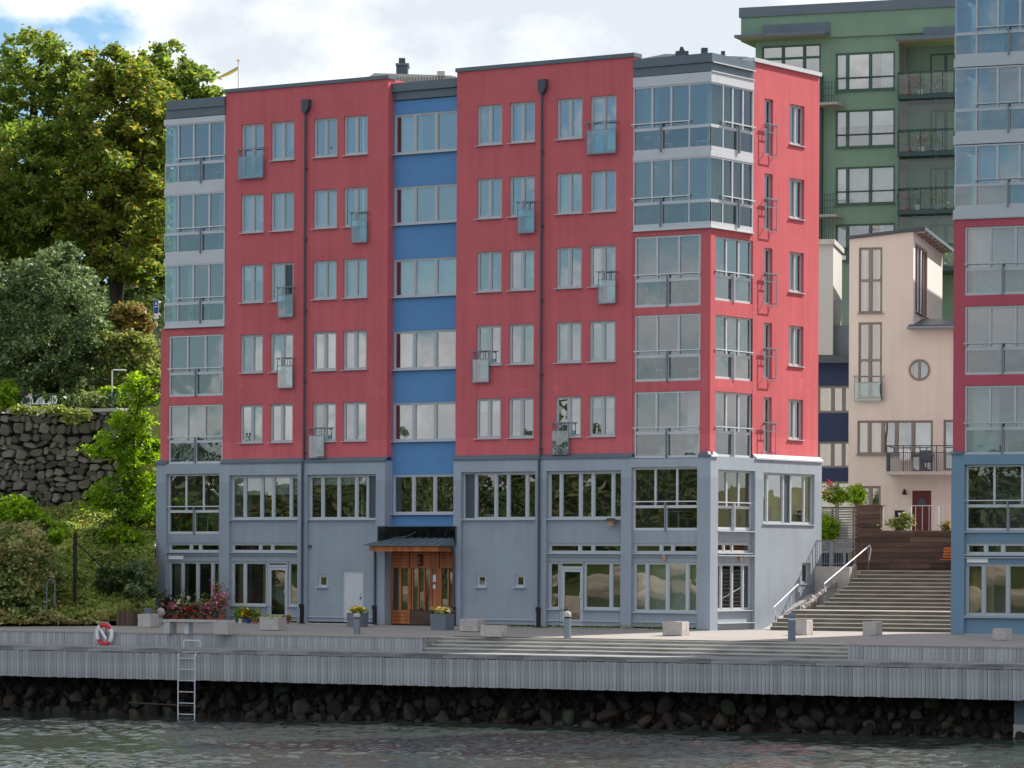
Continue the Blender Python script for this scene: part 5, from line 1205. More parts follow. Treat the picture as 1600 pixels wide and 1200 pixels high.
tree('broadleaf_tree', 'tall tree between the far left one and the building, browning leaves low in its crown', 'tree', (182, 505, 182),
     [(185, 110, 182), (150, 200, 183), (235, 150, 182), (215, 260, 181), (140, 300, 181)], .30,
     [(185, 110, 183, 48, 44, 2.6, 50), (250, 205, 183, 55, 50, 2.4, 44), (150, 175, 183, 45, 55, 2.8, 46), (225, 150, 183, 52, 58, 2.8, 50), (200, 245, 182, 80, 70, 3.4, 105), (150, 320, 182, 70, 60, 3, 75), (225, 330, 182, 60, 60, 3, 60), (190, 405, 181, 62, 38, 2, 40)], .145, 'leaf_big', per=70, seed=5, shell=.35)
tree('broadleaf_tree', 'lower tree whose yellowing crown tops out just behind the left roof corner', 'tree', (250, 505, 190),
     [(270, 110, 190), (310, 130, 190), (250, 190, 190)], .42,
     [(255, 100, 190, 42, 36, 2.4, 34), (305, 130, 190, 46, 34, 2.4, 42), (262, 165, 190, 50, 45, 2.8, 48), (320, 175, 190, 40, 40, 2.6, 30), (245, 260, 189, 50, 80, 3, 70), (245, 390, 189, 45, 80, 3, 55)], .145, 'leaf_maple', per=66, seed=8, shell=.35)
for i, (px, w_, lab) in enumerate(((15, 0, 'dark back tree deep in the wood at the left edge'), (110, 0, 'dark back tree deep in the wood behind the silvery round tree'), (200, 0, 'dark back tree with bare upright stems left of the building'))):
    tree('woodland_tree', lab, 'tree', (px, 560, 197), [(px+5, 250, 198), (px+32, 300, 198), (px-28, 320, 198)], .40,
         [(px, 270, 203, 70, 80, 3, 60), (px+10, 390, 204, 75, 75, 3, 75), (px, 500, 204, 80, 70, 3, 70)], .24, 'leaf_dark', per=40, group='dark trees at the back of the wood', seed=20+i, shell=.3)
tree('round_tree', 'dense round grey green tree above the stone wall', 'tree', (80, 628, 162),
     [(85, 450, 162), (40, 500, 162), (130, 520, 162)], .22,
     [(78, 440, 162, 62, 58, 2.0, 60), (40, 500, 162, 75, 85, 2.4, 95), (115, 500, 161, 58, 80, 2.2, 80), (-15, 470, 163, 60, 90, 2.4, 60), (70, 560, 161, 95, 50, 2.4, 80), (95, 395, 162, 22, 26, .8, 10)], .105, 'leaf_silver', per=80, seed=31, shell=.55)
tree('young_tree', 'bright yellow green young tree beside the left corner of the red building', 'tree', (197, 905, 151.3),
     [(215, 590, 151.3), (195, 700, 151.3), (160, 720, 151.3), (228, 700, 151.6), (180, 800, 151)], .09,
     [(218, 605, 151.6, 24, 38, .6, 20), (205, 665, 151.6, 36, 44, .9, 36), (170, 700, 151.6, 40, 30, .9, 26), (212, 725, 151.8, 34, 50, .8, 34), (168, 770, 151.4, 42, 36, .9, 32), (210, 800, 151.6, 34, 40, .8, 32), (175, 850, 151.2, 40, 30, .9, 20), (232, 690, 152.6, 22, 45, .6, 20), (232, 790, 152.6, 22, 50, .6, 22), (190, 885, 150.6, 36, 34, .8, 30), (222, 880, 151.2, 24, 40, .6, 24)], .10, 'leaf_bright', per=52, seed=41, shell=.2)
def shrub(name, label, blobs, size, m, per=50, cat='shrub', group=None, seed=0, shell=.5, stems=3, zb=None):
    px, py, D, rx, ry, rd, nn = blobs[0]; b = W(px, py+ry*.9, D) if zb is None else PD(px, D, zb)
    t = thing(name, label, cat, b, 0, group); rs = random.Random(seed); mb = MB()
    for i in range(stems):
        tp = Vector(W(px+rs.uniform(-.5, .5)*rx, py-ry*.3, D+rs.uniform(-.3, .3)))-Vector(b); mb.tube([(rs.uniform(-.1, .1), 0, 0), tuple(tp*.5+Vector((.05, 0, 0))), tuple(tp)], [.03, .022, .01], 5)
    mb.build('stem', 'bark', t)
    V, Q = clump_leaves(blobs, size, per, 1, shell, seed=seed); foliage('foliage', m, t, V, Q); return t
shrub('large_bush', 'large pale tipped bush at the lower left edge of the photo', [(30, 895, 145.6, 55, 80, 1.5, 110), (-20, 880, 145.6, 40, 90, 1.3, 50), (62, 905, 145.4, 30, 60, 1.0, 45)], .10, 'leaf_shrub', per=60, seed=51)
lb_ = [o for o in COL.objects if o.name.startswith('large_bush')][0]
V, Q = clump_leaves([(25, 850, 145.0, 48, 40, 1.3, 34), (50, 880, 144.6, 30, 40, .8, 20)], .085, 40, 1, .7, seed=151); foliage('sunlit_tips', 'leaf_straw', lb_, V, Q)  # straw leaves over the top put sunlit highlights into the colour
shrub('bush', 'lush green bush on the slope above the large pale one', [(25, 800, 148, 45, 26, 1.2, 45), (75, 830, 147.5, 34, 26, 1.1, 32)], .11, 'leaf_bright', seed=52)
shrub('bush', 'dark green bush right of the lone wooden post on the slope', [(172, 905, 146.5, 22, 18, .8, 16)], .10, 'leaf_dark', seed=53)
shrub('bush', 'silvery thin leaved bush against the left corner of the grey base', [(217, 905, 146.6, 26, 34, .8, 40), (228, 930, 146.4, 18, 20, .6, 18)], .09, 'leaf_silver', seed=54)
shrub('bush', 'green bush under the young tree in the middle of the slope', [(190, 850, 150.5, 36, 30, .9, 46)], .11, 'leaf_bright', seed=55)
shrub('hedge', 'rounded hedge with reddish top above the ivy beside the building', [(200, 496, 162, 34, 22, .9, 60), (222, 505, 162, 14, 24, .6, 20)], .10, 'leaf_red', per=46, seed=56, cat='hedge')
shrub('ivy_bank', 'dark ivy covered bank between hedge and young tree', [(205, 560, 160.5, 50, 42, .7, 90), (190, 535, 160.6, 30, 26, .6, 40), (235, 600, 160, 25, 40, .6, 30)], .10, 'leaf_ground', per=50, seed=57, cat='ivy', shell=.2)
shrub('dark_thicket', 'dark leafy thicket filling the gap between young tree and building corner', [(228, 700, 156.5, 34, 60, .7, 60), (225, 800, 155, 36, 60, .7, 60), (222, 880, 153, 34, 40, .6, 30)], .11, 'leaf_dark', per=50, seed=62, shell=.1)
shrub('tall_weed', 'tall leafy shrub at the left end of the green terrace fence', [(12, 618, 158, 14, 24, .5, 24)], .10, 'leaf_bright', seed=58)
shrub('bush', 'low leafy bush in front of the right half of the terrace fence', [(140, 626, 157.4, 26, 12, .5, 30)], .10, 'leaf_shrub', seed=59)
shrub('bush', 'rounder bush around the foot of the bent metal pole', [(172, 620, 158, 16, 16, .5, 22)], .10, 'leaf_bright', seed=60)
shrub('creeper', 'green creeper hanging off the crest of the stone wall', [(120, 650, 155.0, 18, 12, .2, 14), (70, 640, 155.1, 55, 4, .2, 20)], .08, 'leaf_ground', seed=61, cat='creeper')
# slope ground cover (nobody could count it)
n_ = 70000; a = rng.uniform(-26, -13.2, n_); D = rng.uniform(144.6, 155.2, n_)
z = np.array([hgt(x, y) for x, y in zip(a, D)])
P = CAM[None, :]*0 + np.stack([CAM[0]+D*DV[0]+a*RV[0], CAM[1]+D*DV[1]+a*RV[1], z+rng.uniform(0, .38, n_)*(.35+.65*np.abs(np.sin(a*1.7+D*2.1)*np.cos(D*1.3-a)))], 1)
keep = (np.sin(a*.9+2*np.sin(D*.8))+np.sin(D*1.7+a*.6) > -9) & ((800+a/D*F < 241) | (D > 150.5)); P = P[keep]
V, Q = leafquads(P, .10, .5); tag(inst(npmesh('ground_cover', V, Q, 'leaf_ground'), 'ground_cover'), 'mixed weeds and low leaves covering the slope left of the building', 'ground cover', kind='stuff')
n_ = 9000; a = rng.uniform(-26, -14.9, n_); D = np.maximum(144.3, rng.normal(144.9, .4, n_))+1.0*(a > -16.0)
P = np.stack([CAM[0]+D*DV[0]+a*RV[0], CAM[1]+D*DV[1]+a*RV[1], rng.uniform(0, .55, n_)*(.6+.4*np.sin(a*3))], 1); P = P[800+a/D*F < 238]; V, Q = leafquads(P, .09, .2)
tag(inst(npmesh('grass_edge', V, Q, 'leaf_straw'), 'grass_edge'), 'strip of tall yellowing grass along the back of the deck', 'grass', kind='stuff')
n_ = 30000; a = rng.uniform(-32, -13, n_); D = rng.uniform(156.5, 200, n_); z = np.array([hgt(x, y) for x, y in zip(a, D)])
P = np.stack([CAM[0]+D*DV[0]+a*RV[0], CAM[1]+D*DV[1]+a*RV[1], z+rng.uniform(0, .7, n_)], 1); V, Q = leafquads(P, .16, .4)
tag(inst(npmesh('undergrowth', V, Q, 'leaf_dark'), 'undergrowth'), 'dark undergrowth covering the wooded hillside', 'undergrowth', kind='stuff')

# ------------------------------------------------------------------ stone retaining wall on the left
SWF = Frame(180, 155.1, 27.0)
sw_ = thing('stone_wall', 'rough dark dry stone retaining wall below the terrace on the left', 'retaining wall', SWF.o, SWF.phi)
sx1 = SWF.F(186, 700)[0]; sx0 = SWF.F(-60, 700)[0]; szt = SWF.F(90, 643)[1]; szb = 4.3
MB().box(sx0-4, sx1, .28, .8, szb-.5, szt-.05).build('backing', 'black', sw_)
def stonemesh(w, h, seed):
    r = random.Random(seed); n_ = r.choice([5, 6, 6, 7]); pts = []
    for i in range(n_):
        a = 2*pi*(i+r.uniform(-.22, .22))/n_; ca, sa = cos(a), sin(a); k = 1/max(abs(ca), abs(sa)); k = 1+(k-1)*.75
        pts.append((ca*k*w/2*.97, sa*k*h/2*.97))
    v = [(x, .22, z) for x, z in pts]+[(x*.99, .02, z*.99) for x, z in pts]+[(x*.88+r.uniform(-.03, .03), -.04+r.uniform(-.05, .05), z*.88) for x, z in pts]
    f = []
    for L_ in (0, n_):
        for i in range(n_): f.append((L_+i, L_+(i+1) % n_, L_+n_+(i+1) % n_, L_+n_+i))
    f.append(tuple(range(2*n_, 3*n_)))
    return MB().poly(v, f).mesh('stone', 'wall_stone')
sm_ = [stonemesh(1, 1, i) for i in range(16)]
z = szb; kk = 0; rs = random.Random(4)
while z < szt-.1:
    h = rs.uniform(.2, .5); h = min(h, szt-z+.05); x = sx0-rs.uniform(0, .5)
    while x < sx1:
        w_ = rs.uniform(.22, .8); hh = h*rs.uniform(.85, 1.12)
        if rs.random() < .25 and h > .4:
            for q in (0, 1): inst(rs.choice(sm_), 'stone', sw_, (x+w_/2, rs.uniform(-.03, .05), z+h*(.25+.5*q)), rot=(0, rs.uniform(-.1, .1), 0), scale=(w_*.98, 1, h*.49))
        else: inst(rs.choice(sm_), 'stone', sw_, (x+w_/2, rs.uniform(-.06, .06), z+h/2+.09*sin(x*1.7+z*2)+rs.uniform(-.03, .03)), rot=(0, rs.uniform(-.35, .35), 0), scale=(w_*rs.uniform(.95, 1.05), rs.uniform(.8, 1.4), hh))
        x += w_*.99; kk += 1
    z += h*.97
print('wall stones', kk)
MB().box(sx0-4, sx1+.1, -.08, .9, szt-.05, szt+.10).build('coping', 'concrete', sw_)
# terrace behind it: fence, chairs, sign, pole
tf = thing('green_fence', 'thin dark green bar fence along the terrace above the stone wall', 'fence', SWF.o, SWF.phi)
q0 = SWF.F(24, 616, 1.6)[0]; q1 = SWF.F(182, 616, 1.6)[0]; zt_ = SWF.F(90, 615, 1.6)[1]; zb0 = szt+.12
n_ = 48
for i in range(n_+1):
    x = q0+(q1-q0)*i/n_; MB().box(x-.008, x+.008, 1.6, 1.62, zb0, zt_).build('bar', 'green_steel', tf)
for x in (q0, q0+(q1-q0)*.33, q0+(q1-q0)*.66, q1): MB().box(x-.03, x+.03, 1.58, 1.64, zb0-.1, zt_+.03).build('post', 'green_steel', tf)
MB().box(q0, q1, 1.59, 1.63, zt_-.03, zt_).box(q0, q1, 1.59, 1.63, zb0, zb0+.03).build('rail', 'green_steel', tf)
sgn = thing('notice_sign', 'small white sign with a red top edge fixed to the green terrace fence', 'sign', SWF.xw(SWF.F(46.5, 618, 1.5)[0], 1.53, SWF.F(46.5, 618, 1.5)[1]), SWF.phi)
MB().box(-.10, .10, 0, .02, -.09, .08).build('plate', 'white', sgn); MB().box(-.10, .10, -.004, .02, .082, .11).build('band', 'red_fl', sgn)
for i, (px, sc_) in enumerate(((42, 1), (62, .8), (81, 1))):
    xx, zz = SWF.F(px, 640, 1.0); q_ = thing('garden_chair', ['leftmost', 'middle', 'rightmost'][i]+' white plastic garden chair on the terrace above the stone wall', 'chair', SWF.xw(xx, 1.0, szt+.1), SWF.phi+[.2, -.1, -.3][i], 'white plastic chairs on the terrace')
    bk = MB(); R_ = .27*sc_; n2 = 12
    arc = [(R_*cos(pi*j/n2), .12*sin(pi*j/n2), .30+.34*sc_*sin(pi*j/n2)) for j in range(n2+1)]
    bk.tube([(p[0], p[1], p[2]) for p in arc], .03, 6)
    for j in range(2, n2-1, 2): bk.box(arc[j][0]-.025, arc[j][0]+.025, .03, .05, .3, arc[j][2])
    bk.build('backrest', 'white', q_); MB().box(-R_, R_, -.4, .05, .26, .30).build('seat', 'white', q_)
    for sx in (-1, 1):
        for sy in (-.36, .02): MB().tube([(sx*R_*1.05, sy, 0), (sx*R_*.9, sy, .27)], .025, 5).build('leg', 'white', q_)
bp_ = W(175, 640, 157.5); q_ = thing('bent_pole', 'pale metal pole with a short arm pointing right, left of the young tree', 'pole', bp_)
hh = 62/5690*157.5; e = RV*.62; MB().tube([(0, 0, -.8), (0, 0, hh-.06), (e[0]*.08, e[1]*.08, hh), (e[0], e[1], hh-.02)], .035, 6).build('pole', 'pale_steel', q_)
bs = thing('blue_sign', 'blue and white road sign on a post between the trees and the building', 'sign', W(244, 500, 165), TH*0)
u2 = RV
def rect(w, z0, z1, off, m, nm): MB().prism([tuple(-u2*w/2+DV*off+np.array([0, 0, z0])), tuple(u2*w/2+DV*off+np.array([0, 0, z0])), tuple(u2*w/2+DV*off+np.array([0, 0, z1])), tuple(-u2*w/2+DV*off+np.array([0, 0, z1]))], tuple(DV*.03)).build(nm, m, bs)
rect(.22, .05, .92, 0, 'white', 'board'); rect(.20, .62, .90, -.006, 'sign_blue', 'panel'); rect(.20, .30, .58, -.006, 'sign_blue', 'panel'); rect(.12, .70, .74, -.012, 'white', 'arrow'); rect(.05, .74, .82, -.012, 'white', 'arrow')
MB().tube([(0, 0, -1.5), (0, 0, .05)], .03, 6).build('post', 'steel', bs)
q_ = thing('path_fence', 'short dark green bar fence by the path just left of the building', 'fence', (0, 0, 0))
for i in range(12): p = W(213+i*3.2, 537, 163); MB().tube([tuple(p), tuple(p+np.array([0, 0, .68]))], .018, 4).build('bar', 'green_steel', q_)
p0, p1 = W(213, 514, 163), W(250, 514, 163); MB().tube([tuple(p0), tuple(p1)], .02, 4).build('rail', 'green_steel', q_)
MB().prism([tuple(W(213, 540, 162.9)), tuple(W(252, 540, 162.9)), tuple(W(252, 534, 162.9)), tuple(W(222, 534, 162.9))], tuple(DV*1.5)).build('kerb', 'concrete', q_)
for i, (px, y0, y1, D, lab) in enumerate(((70, 812, 856, 147, 'dark weathered post on the slope above the pale bush'), (117, 832, 925, 146.2, 'tall dark timber post with a wire stay in the middle of the slope'))):
    b = W(px, y1, D); q_ = thing('timber_post', lab, 'post', b); h = (y1-y0)/F*D; MB().box(-.055, .055, -.055, .055, -.3, h).build('post', 'bark', q_)
    if i: e = W(180, 905, D)-b; MB().tube([(0, 0, h*.85), tuple(e)], .03, 5).build('stay', 'black', q_)
b = W(73, 950, 144.4); q_ = thing('metal_hoop', 'narrow grey metal hoop standing at the foot of the pale bush', 'hoop', b)
e = RV*.32; MB().tube([(0, 0, -.2), (0, 0, .95), (e[0]*.2, e[1]*.2, 1.12), (e[0]*.8, e[1]*.8, 1.12), (e[0], e[1], .95), (e[0], e[1], .1)], .025, 6).build('hoop', 'steel', q_)

# ================================================================== THINGS ON THE PROMENADE
def ground(px, py):
    a, b_ = -.30, .05                  # bisect the height where the sight line meets the sloping deck
    for _ in range(40):
        z = (a+b_)/2; x, y = QF.G(px, py, z)
        if dz(y) > z: a = z
        else: b_ = z
    return x, y, z
def gp(px, py): x, y, z = ground(px, py); return QF.xw(x, y, z), np.hypot(*(np.array(QF.xw(x, y))[:2]-CAM[:2]))
def rough_block(name, label, x0, x1, yt, yb, dep=.6, m='granite', cat='granite block', rz=0, group='granite blocks on the promenade', seed=0):
    loc, D = gp((x0+x1)/2, yb); w = (x1-x0)/F*D/ (cos(radians(29)-rz)+.35); h = (yb-yt)/F*D-.03
    import bmesh
    bm = bmesh.new(); bmesh.ops.create_cube(bm, size=1); bmesh.ops.bevel(bm, geom=bm.edges[:], offset=.04, segments=1, affect='EDGES'); bmesh.ops.subdivide_edges(bm, edges=bm.edges[:], cuts=1)
    rs = random.Random(seed+int(x0))
    for v in bm.verts: v.co = Vector(((v.co.x)*w, v.co.y*dep, (v.co.z+.5)*h)); v.co += Vector((rs.uniform(-.02, .02), rs.uniform(-.02, .02), rs.uniform(-.015, .015)))
    me = bpy.data.meshes.new(name); bm.to_mesh(me); bm.free(); me.materials.append(MATS[m])
    o = inst(me, name, None, loc, QF.phi+rz); return tag(o, label, cat, group)
rough_block('granite_block', 'rough granite block right of the entrance, the rear one of the overlapping pair', 718, 758, 966, 987)
rough_block('granite_block', 'rough granite block with a sunlit end, the front one of the overlapping pair', 750, 794, 976, 995)
rough_block('granite_block', 'rough granite block with a sunlit right end before the corner of the red building', 1035, 1077, 970, 993)
rough_block('granite_block', 'granite block standing right behind the dark bollard at the stair foot', 1242, 1268, 967, 992)
rough_block('granite_block', 'squat granite block alone in front of the middle of the stair', 1349, 1377, 970, 993)
rough_block('granite_block', 'small shaded granite block before the right building', 1552, 1580, 981, 1000)
o = rough_block('granite_trough', 'broad granite trough with a little moss beside the left glass door', 405, 448, 963, 985, cat='planter', group=None)
loc, D = gp(426, 985)
t = thing('moss_patch', 'low green moss growing on the broad granite trough', 'moss', (loc[0], loc[1], loc[2]+.50)); C_ = rng.normal(size=(160, 3))*[.28, .14, .03]; V, Q = leafquads(C_, .05); inst(npmesh('moss', V, Q, 'leaf_ground'), 'moss', t, (0, 0, .03))
rough_block('concrete_block', 'pale concrete block with planters on it at the left corner of the building', 217, 247, 958, 980, m='concrete', cat='concrete block', group=None)
# brown slatted planter box
loc, D = gp(195, 978); q_ = thing('wooden_planter', 'dark brown vertical board planter box standing alone left of the building', 'planter', loc, QF.phi)
w, h = .82, .60; MB().box(-w/2+.03, w/2-.03, .03, .57, 0, h-.05).build('liner', 'black', q_)
for i in range(7): x = -w/2+w*i/7; MB().box(x+.006, x+w/7-.006, 0, .03, 0, h).build('plank', 'wood_brown', q_)
for i in range(5): y = .6*i/5; MB().box(w/2-.03, w/2, y+.006, y+.114, 0, h).build('plank', 'wood_brown', q_)
def planter(label, x0, x1, yt, yb, fcol, m='pot_grey', loc=None, seed=0, two=None):
    loc, D = gp((x0+x1)/2, yb) if loc is None else loc; w = (x1-x0)/F*D/1.22; h = (yb-yt)/F*D
    q_ = thing('flower_planter', label, 'planter', loc, QF.phi); MB().ring(-w/2, w/2, 0, w, 0, h, .04) if False else None
    mb = MB(); mb.poly([(-w*.46, 0, 0), (w*.46, 0, 0), (w*.46, w*.92, 0), (-w*.46, w*.92, 0), (-w/2, -.02, h), (w/2, -.02, h), (w/2, w*.94, h), (-w/2, w*.94, h)], [(0, 3, 2, 1), (0, 1, 5, 4), (1, 2, 6, 5), (2, 3, 7, 6), (3, 0, 4, 7)])
    mb.poly([(-w/2+.04, .02, h-.03), (w/2-.04, .02, h-.03), (w/2-.04, w*.9, h-.03), (-w/2+.04, w*.9, h-.03)], [(0, 1, 2, 3)]).box(-w/2, w/2, -.02, .02, h-.06, h); mb.build('pot', m, q_)
    r = np.random.default_rng(seed+int(x0)); C_ = r.normal(size=(200, 3))*[w*.26, w*.22, .05]+[0, w*.45, h+.08]; V, Q = leafquads(C_, .06); inst(npmesh('foliage', V, Q, 'leaf_ground'), 'foliage', q_)
    for col, off in (fcol if isinstance(fcol, list) else [(fcol, 0)]):
        C_ = r.normal(size=(110, 3))*[w*.22, w*.2, .05]+[off*w, w*.42, h+.16]; V, Q = leafquads(C_, .055, .8, aspect=.9); inst(npmesh('blossom', V, Q, col), 'blossom', q_)
    return q_
planter('square grey planter with yellow flowers left of the wooden entrance', 537, 568, 958, 980, [('yellow', -.1)])
planter('square grey planter with yellow and white flowers right of the door', 667, 702, 959, 985, [('yellow', 0), ('cream_fl', .05)])
# bollards
for px, yt, yb, lab, dark in ((557.5, 958, 991, 'grey bollard lamp in front of the left yellow flower planter', 0), (886.5, 955, 998, 'grey bollard lamp with a pale domed head before the second glass door', 0), (1237, 957, 1002.5, 'dark blue grey bollard lamp with a pale band at the foot of the stair', 1)):
    loc, D = gp(px, yb); h = (yb-yt)/F*D; r_b = .13; q_ = thing('bollard_lamp', lab, 'bollard', loc, 0, 'bollard lamps along the promenade')
    MB().tube([(0, 0, 0), (0, 0, h*.74)], r_b, 16).build('post', ['steel', 'pot_grey'][dark], q_)
    MB().tube([(0, 0, h*.742), (0, 0, h*.80)], r_b*.86, 16).build('lens', 'white' if dark else 'black', q_)
    MB().tube([(0, 0, h*.802), (0, 0, h*.9), (0, 0, h*.97), (0, 0, h)], [r_b*1.03, r_b*1.03, r_b*.8, r_b*.35], 16).build('cap', ['concrete', 'pot_grey'][dark], q_)
# long concrete bench
loc, D = gp(304, 990.5); L_ = 136/F*D/1.12; q_ = thing('concrete_bench', 'long low concrete bench with a granite end block near the left flowers', 'bench', loc, QF.phi)
h = 22/F*D; MB().box(-L_/2, L_/2-.0, 0, .55, h-.09, h).build('seat', 'concrete', q_); MB().box(-L_/2+.04, -L_/2+.30, .02, .5, 0, h-.092).build('leg', 'concrete', q_); MB().box(-L_/2+.85, -L_/2+1.05, .2, .5, 0, h-.092).build('leg', 'white_sheet', q_)
MB().box(L_/2-.58, L_/2+.03, -.03, .58, 0, h-.004-.09).build('end_block', 'granite', q_)
# pots and flowers along the left shop front
def potplant(px, yb, pr, ph, fh, fw, leaf, blos, label, potm='terracotta', y=-.8, n=260):
    fh *= 1.1; fw *= 1.12
    u = MF.F(px, 930, y)[0]; q_ = thing('potted_plant', label, 'plant', (u, y, 0.0), 0, 'flower pots along the left shop front')
    MB().tube([(0, 0, 0), (0, 0, ph*.85), (0, 0, ph)], [pr*.7, pr, pr*1.12], 12).build('pot', potm, q_)
    r = np.random.default_rng(int(px)); C_ = r.normal(size=(n, 3))*[fw*.4, fw*.35, fh*.26]+[0, 0, ph+fh*.48]; C_[:, 2] = np.maximum(C_[:, 2], ph*.8); V, Q = leafquads(C_, .065); inst(npmesh('foliage', V, Q, leaf), 'foliage', q_)
    if blos: C_ = r.normal(size=(n//3, 3))*[fw*.38, fw*.33, fh*.2]+[0, -.08, ph+fh*.55]; V, Q = leafquads(C_, .06, .3, aspect=.9); inst(npmesh('blossom', V, Q, blos), 'blossom', q_)
potplant(259, 970, .15, .35, .75, .30, 'leaf_dark', None, 'upright green plant in a terracotta pot at the building corner')
potplant(274, 972, .2, .32, .45, .45, 'leaf_ground', 'pink', 'wide pot of pale pink flowers, second from the corner', y=-1.0)
potplant(287, 972, .16, .3, .8, .40, 'leaf_dark', 'cream_fl', 'bushy pot with a few cream blooms beside the pale pink flowers')
potplant(301, 974, .14, .3, .4, .36, 'leaf_dark', 'red_fl', 'low plant in a bright terracotta pot with red blooms', y=-1.0)
potplant(315, 974, .16, .3, .7, .48, 'leaf_ground', None, 'full dark green leafy pot behind the bench middle')
potplant(328, 974, .16, .28, .5, .50, 'leaf_dark', 'pink', 'pot of vivid pink geraniums behind the bench', y=-1.05)
potplant(346, 972, .18, .35, 1.0, .42, 'leaf_red', 'pink', 'tall dark reddish plant with single pink blooms left of the glass door')
potplant(376, 974, .10, .2, .38, .26, 'leaf_bright', None, 'small fresh green plant in a white pot below the left door window', 'white')
potplant(388, 974, .10, .2, .34, .26, 'leaf_dark', 'yellow', 'small plant with orange yellow blooms in a blue pot', 'sign_blue')
potplant(399, 974, .10, .18, .36, .26, 'leaf_ground', None, 'small bushy green pot nearest the granite trough', 'terracotta')
potplant(449, 975, .09, .16, .16, .2, 'leaf_ground', 'red_fl', 'tiny red flower pot right of the granite trough')
cl_ = thing('climbing_rose', 'thin climbing rose with pale pink blooms up the grey pier by the flowers', 'plant', (U(343, 930), -.16, .3)); MB().tube([(0, 0, 0), (.05, 0, .7), (-.03, 0, 1.4)], .012, 5).build('stem', 'bark', cl_)
C_ = rng.normal(size=(110, 3))*[.1, .05, .42]+[0, -.04, .8]; V, Q = leafquads(C_, .05); inst(npmesh('foliage', V, Q, 'leaf_ground'), 'foliage', cl_); C_ = rng.normal(size=(22, 3))*[.1, .03, .3]+[-.12, -.08, .9]; V, Q = leafquads(C_, .06, aspect=.9); inst(npmesh('blossom', V, Q, 'pink'), 'blossom', cl_)
# little planters on the concrete block, stone ball
loc, D = gp(232, 980); zt_ = 22/F*D
q_ = thing('small_planter', 'blue grey tub with clipped green plant on the corner concrete block', 'planter', (loc[0], loc[1], loc[2]+zt_-.02), QF.phi); MB().tube([(0, 0, 0), (0, 0, .22)], [.15, .19], 12).build('pot', 'pot_grey', q_); C_ = rng.normal(size=(170, 3))*[.12, .1, .07]+[0, 0, .32]; V, Q = leafquads(C_, .05); inst(npmesh('foliage', V, Q, 'leaf_ground'), 'foliage', q_)
loc, D = gp(250.5, 975); q_ = thing('stone_ball', 'pale stone ball lantern by the left corner of the building', 'lantern', loc); MB().tube([(0, 0, 0), (0, 0, .28)], .09, 8).build('foot', 'concrete', q_)
MB().tube([(0, 0, .28+.19*(1-cos(pi*i/8))) for i in range(9)], [max(.005, .19*sin(pi*i/8)) for i in range(9)], 14, cap=False).build('ball', 'granite', q_, smooth=True)
# lifebuoy on the wall
lx, lz = QF.F(163.5, 991.5, 1.98); lb = thing('lifebuoy', 'red and white lifebuoy hanging on the low board wall at the left', 'lifebuoy', QF.xw(lx, 1.98, lz), QF.phi)
n_ = 32; R_ = .335; seg = [('white', 3, 9), ('red_fl', 9, 13), ('white', 13, 19), ('red_fl', 19, 24), ('white', 24, 29), ('red_fl', -3, 3)]
mat('buoy_red', (.62, .03, .035), .5, .4); 
for m_, a, b_ in (('buoy_red', 3, 11), ('white', 11, 19), ('buoy_red', 19, 28), ('white', 28, 35)):
    MB().tube([(R_*cos(2*pi*k/n_), 0, R_*sin(2*pi*k/n_)*1.1) for k in range(a, b_+1)], .075, 10, cap=True).build('ring_segment', m_, lb, smooth=True)
MB().tube([(-.2, -.02, .22), (-.05, -.05, .05), (.1, -.05, -.15), (.05, -.03, -.26)], [.03, .06, .05, .02], 8).build('rope_bag', 'white', lb)
MB().tube([((R_+.1)*cos(2*pi*k/16), -.03, (R_+.1)*sin(2*pi*k/16)*1.1) for k in range(17)], .010, 4, cap=False).build('grab_line', 'white', lb)
MB().box(-.03, .03, .06, .1, -.1, R_+.15).build('bracket', 'steel', lb)
# bathing ladder
lx0, ztop = QF.F(278.5, 1022, -.20); lx1 = QF.F(304.5, 1022, -.20)[0]; zbot = WZ-.4
ld = thing('bathing_ladder', 'pale metal bathing ladder going down the quay into the water', 'ladder', QF.xw(lx0, -.20, 0), QF.phi)
w = lx1-lx0
for x in (0, w): MB().tube([(x, .35, ztop+.01), (x, .04, ztop+.01), (x, -.0, ztop-.05), (x, 0, zbot)], .024, 8).build('rail', 'pale_steel', ld)
for yy in (1028.5, 1046, 1063.5, 1081, 1098.5, 1116, 1133): z = QF.F(291, yy, -.20)[1]; MB().box(0, w, -.02, .02, z-.014, z+.014).build('rung', 'pale_steel', ld)
zl0 = ZL; hx0 = QF.F(282, 1010, .5)[0]-lx0; hx1 = QF.F(308, 1010, .5)[0]-lx0
MB().tube([(hx0, .9, zl0), (hx0, .9, zl0+.24), (hx0+.04, .9, zl0+.28), (hx1-.04, .9, zl0+.28), (hx1, .9, zl0+.24), (hx1, .9, zl0)], .022, 8).build('grab_bar', 'pale_steel', ld)
# mooring pier at the right edge
q_ = thing('mooring_post', 'dark mooring post with a pale rounded cap cut by the lower right edge', 'mooring post', W(1594, 1130, 119)*np.array([1, 1, 0])+np.array([0, 0, WZ]), QF.phi)
s_ = 119/F; h = (1172-1095)*s_; MB().box(-.24, .5, 0, .6, -.3, h*.30).build('foot', 'concrete', q_); MB().box(-.22, .48, .02, .58, h*.30, h-.12).build('shaft', 'pot_grey', q_); MB().prism([(-.26, -.02, h-.12), (.5, -.02, h-.12), (.5, -.02, h), (-.14, -.02, h), (-.26, -.02, h-.07)], (0, .62, 0)).build('cap', 'concrete', q_)
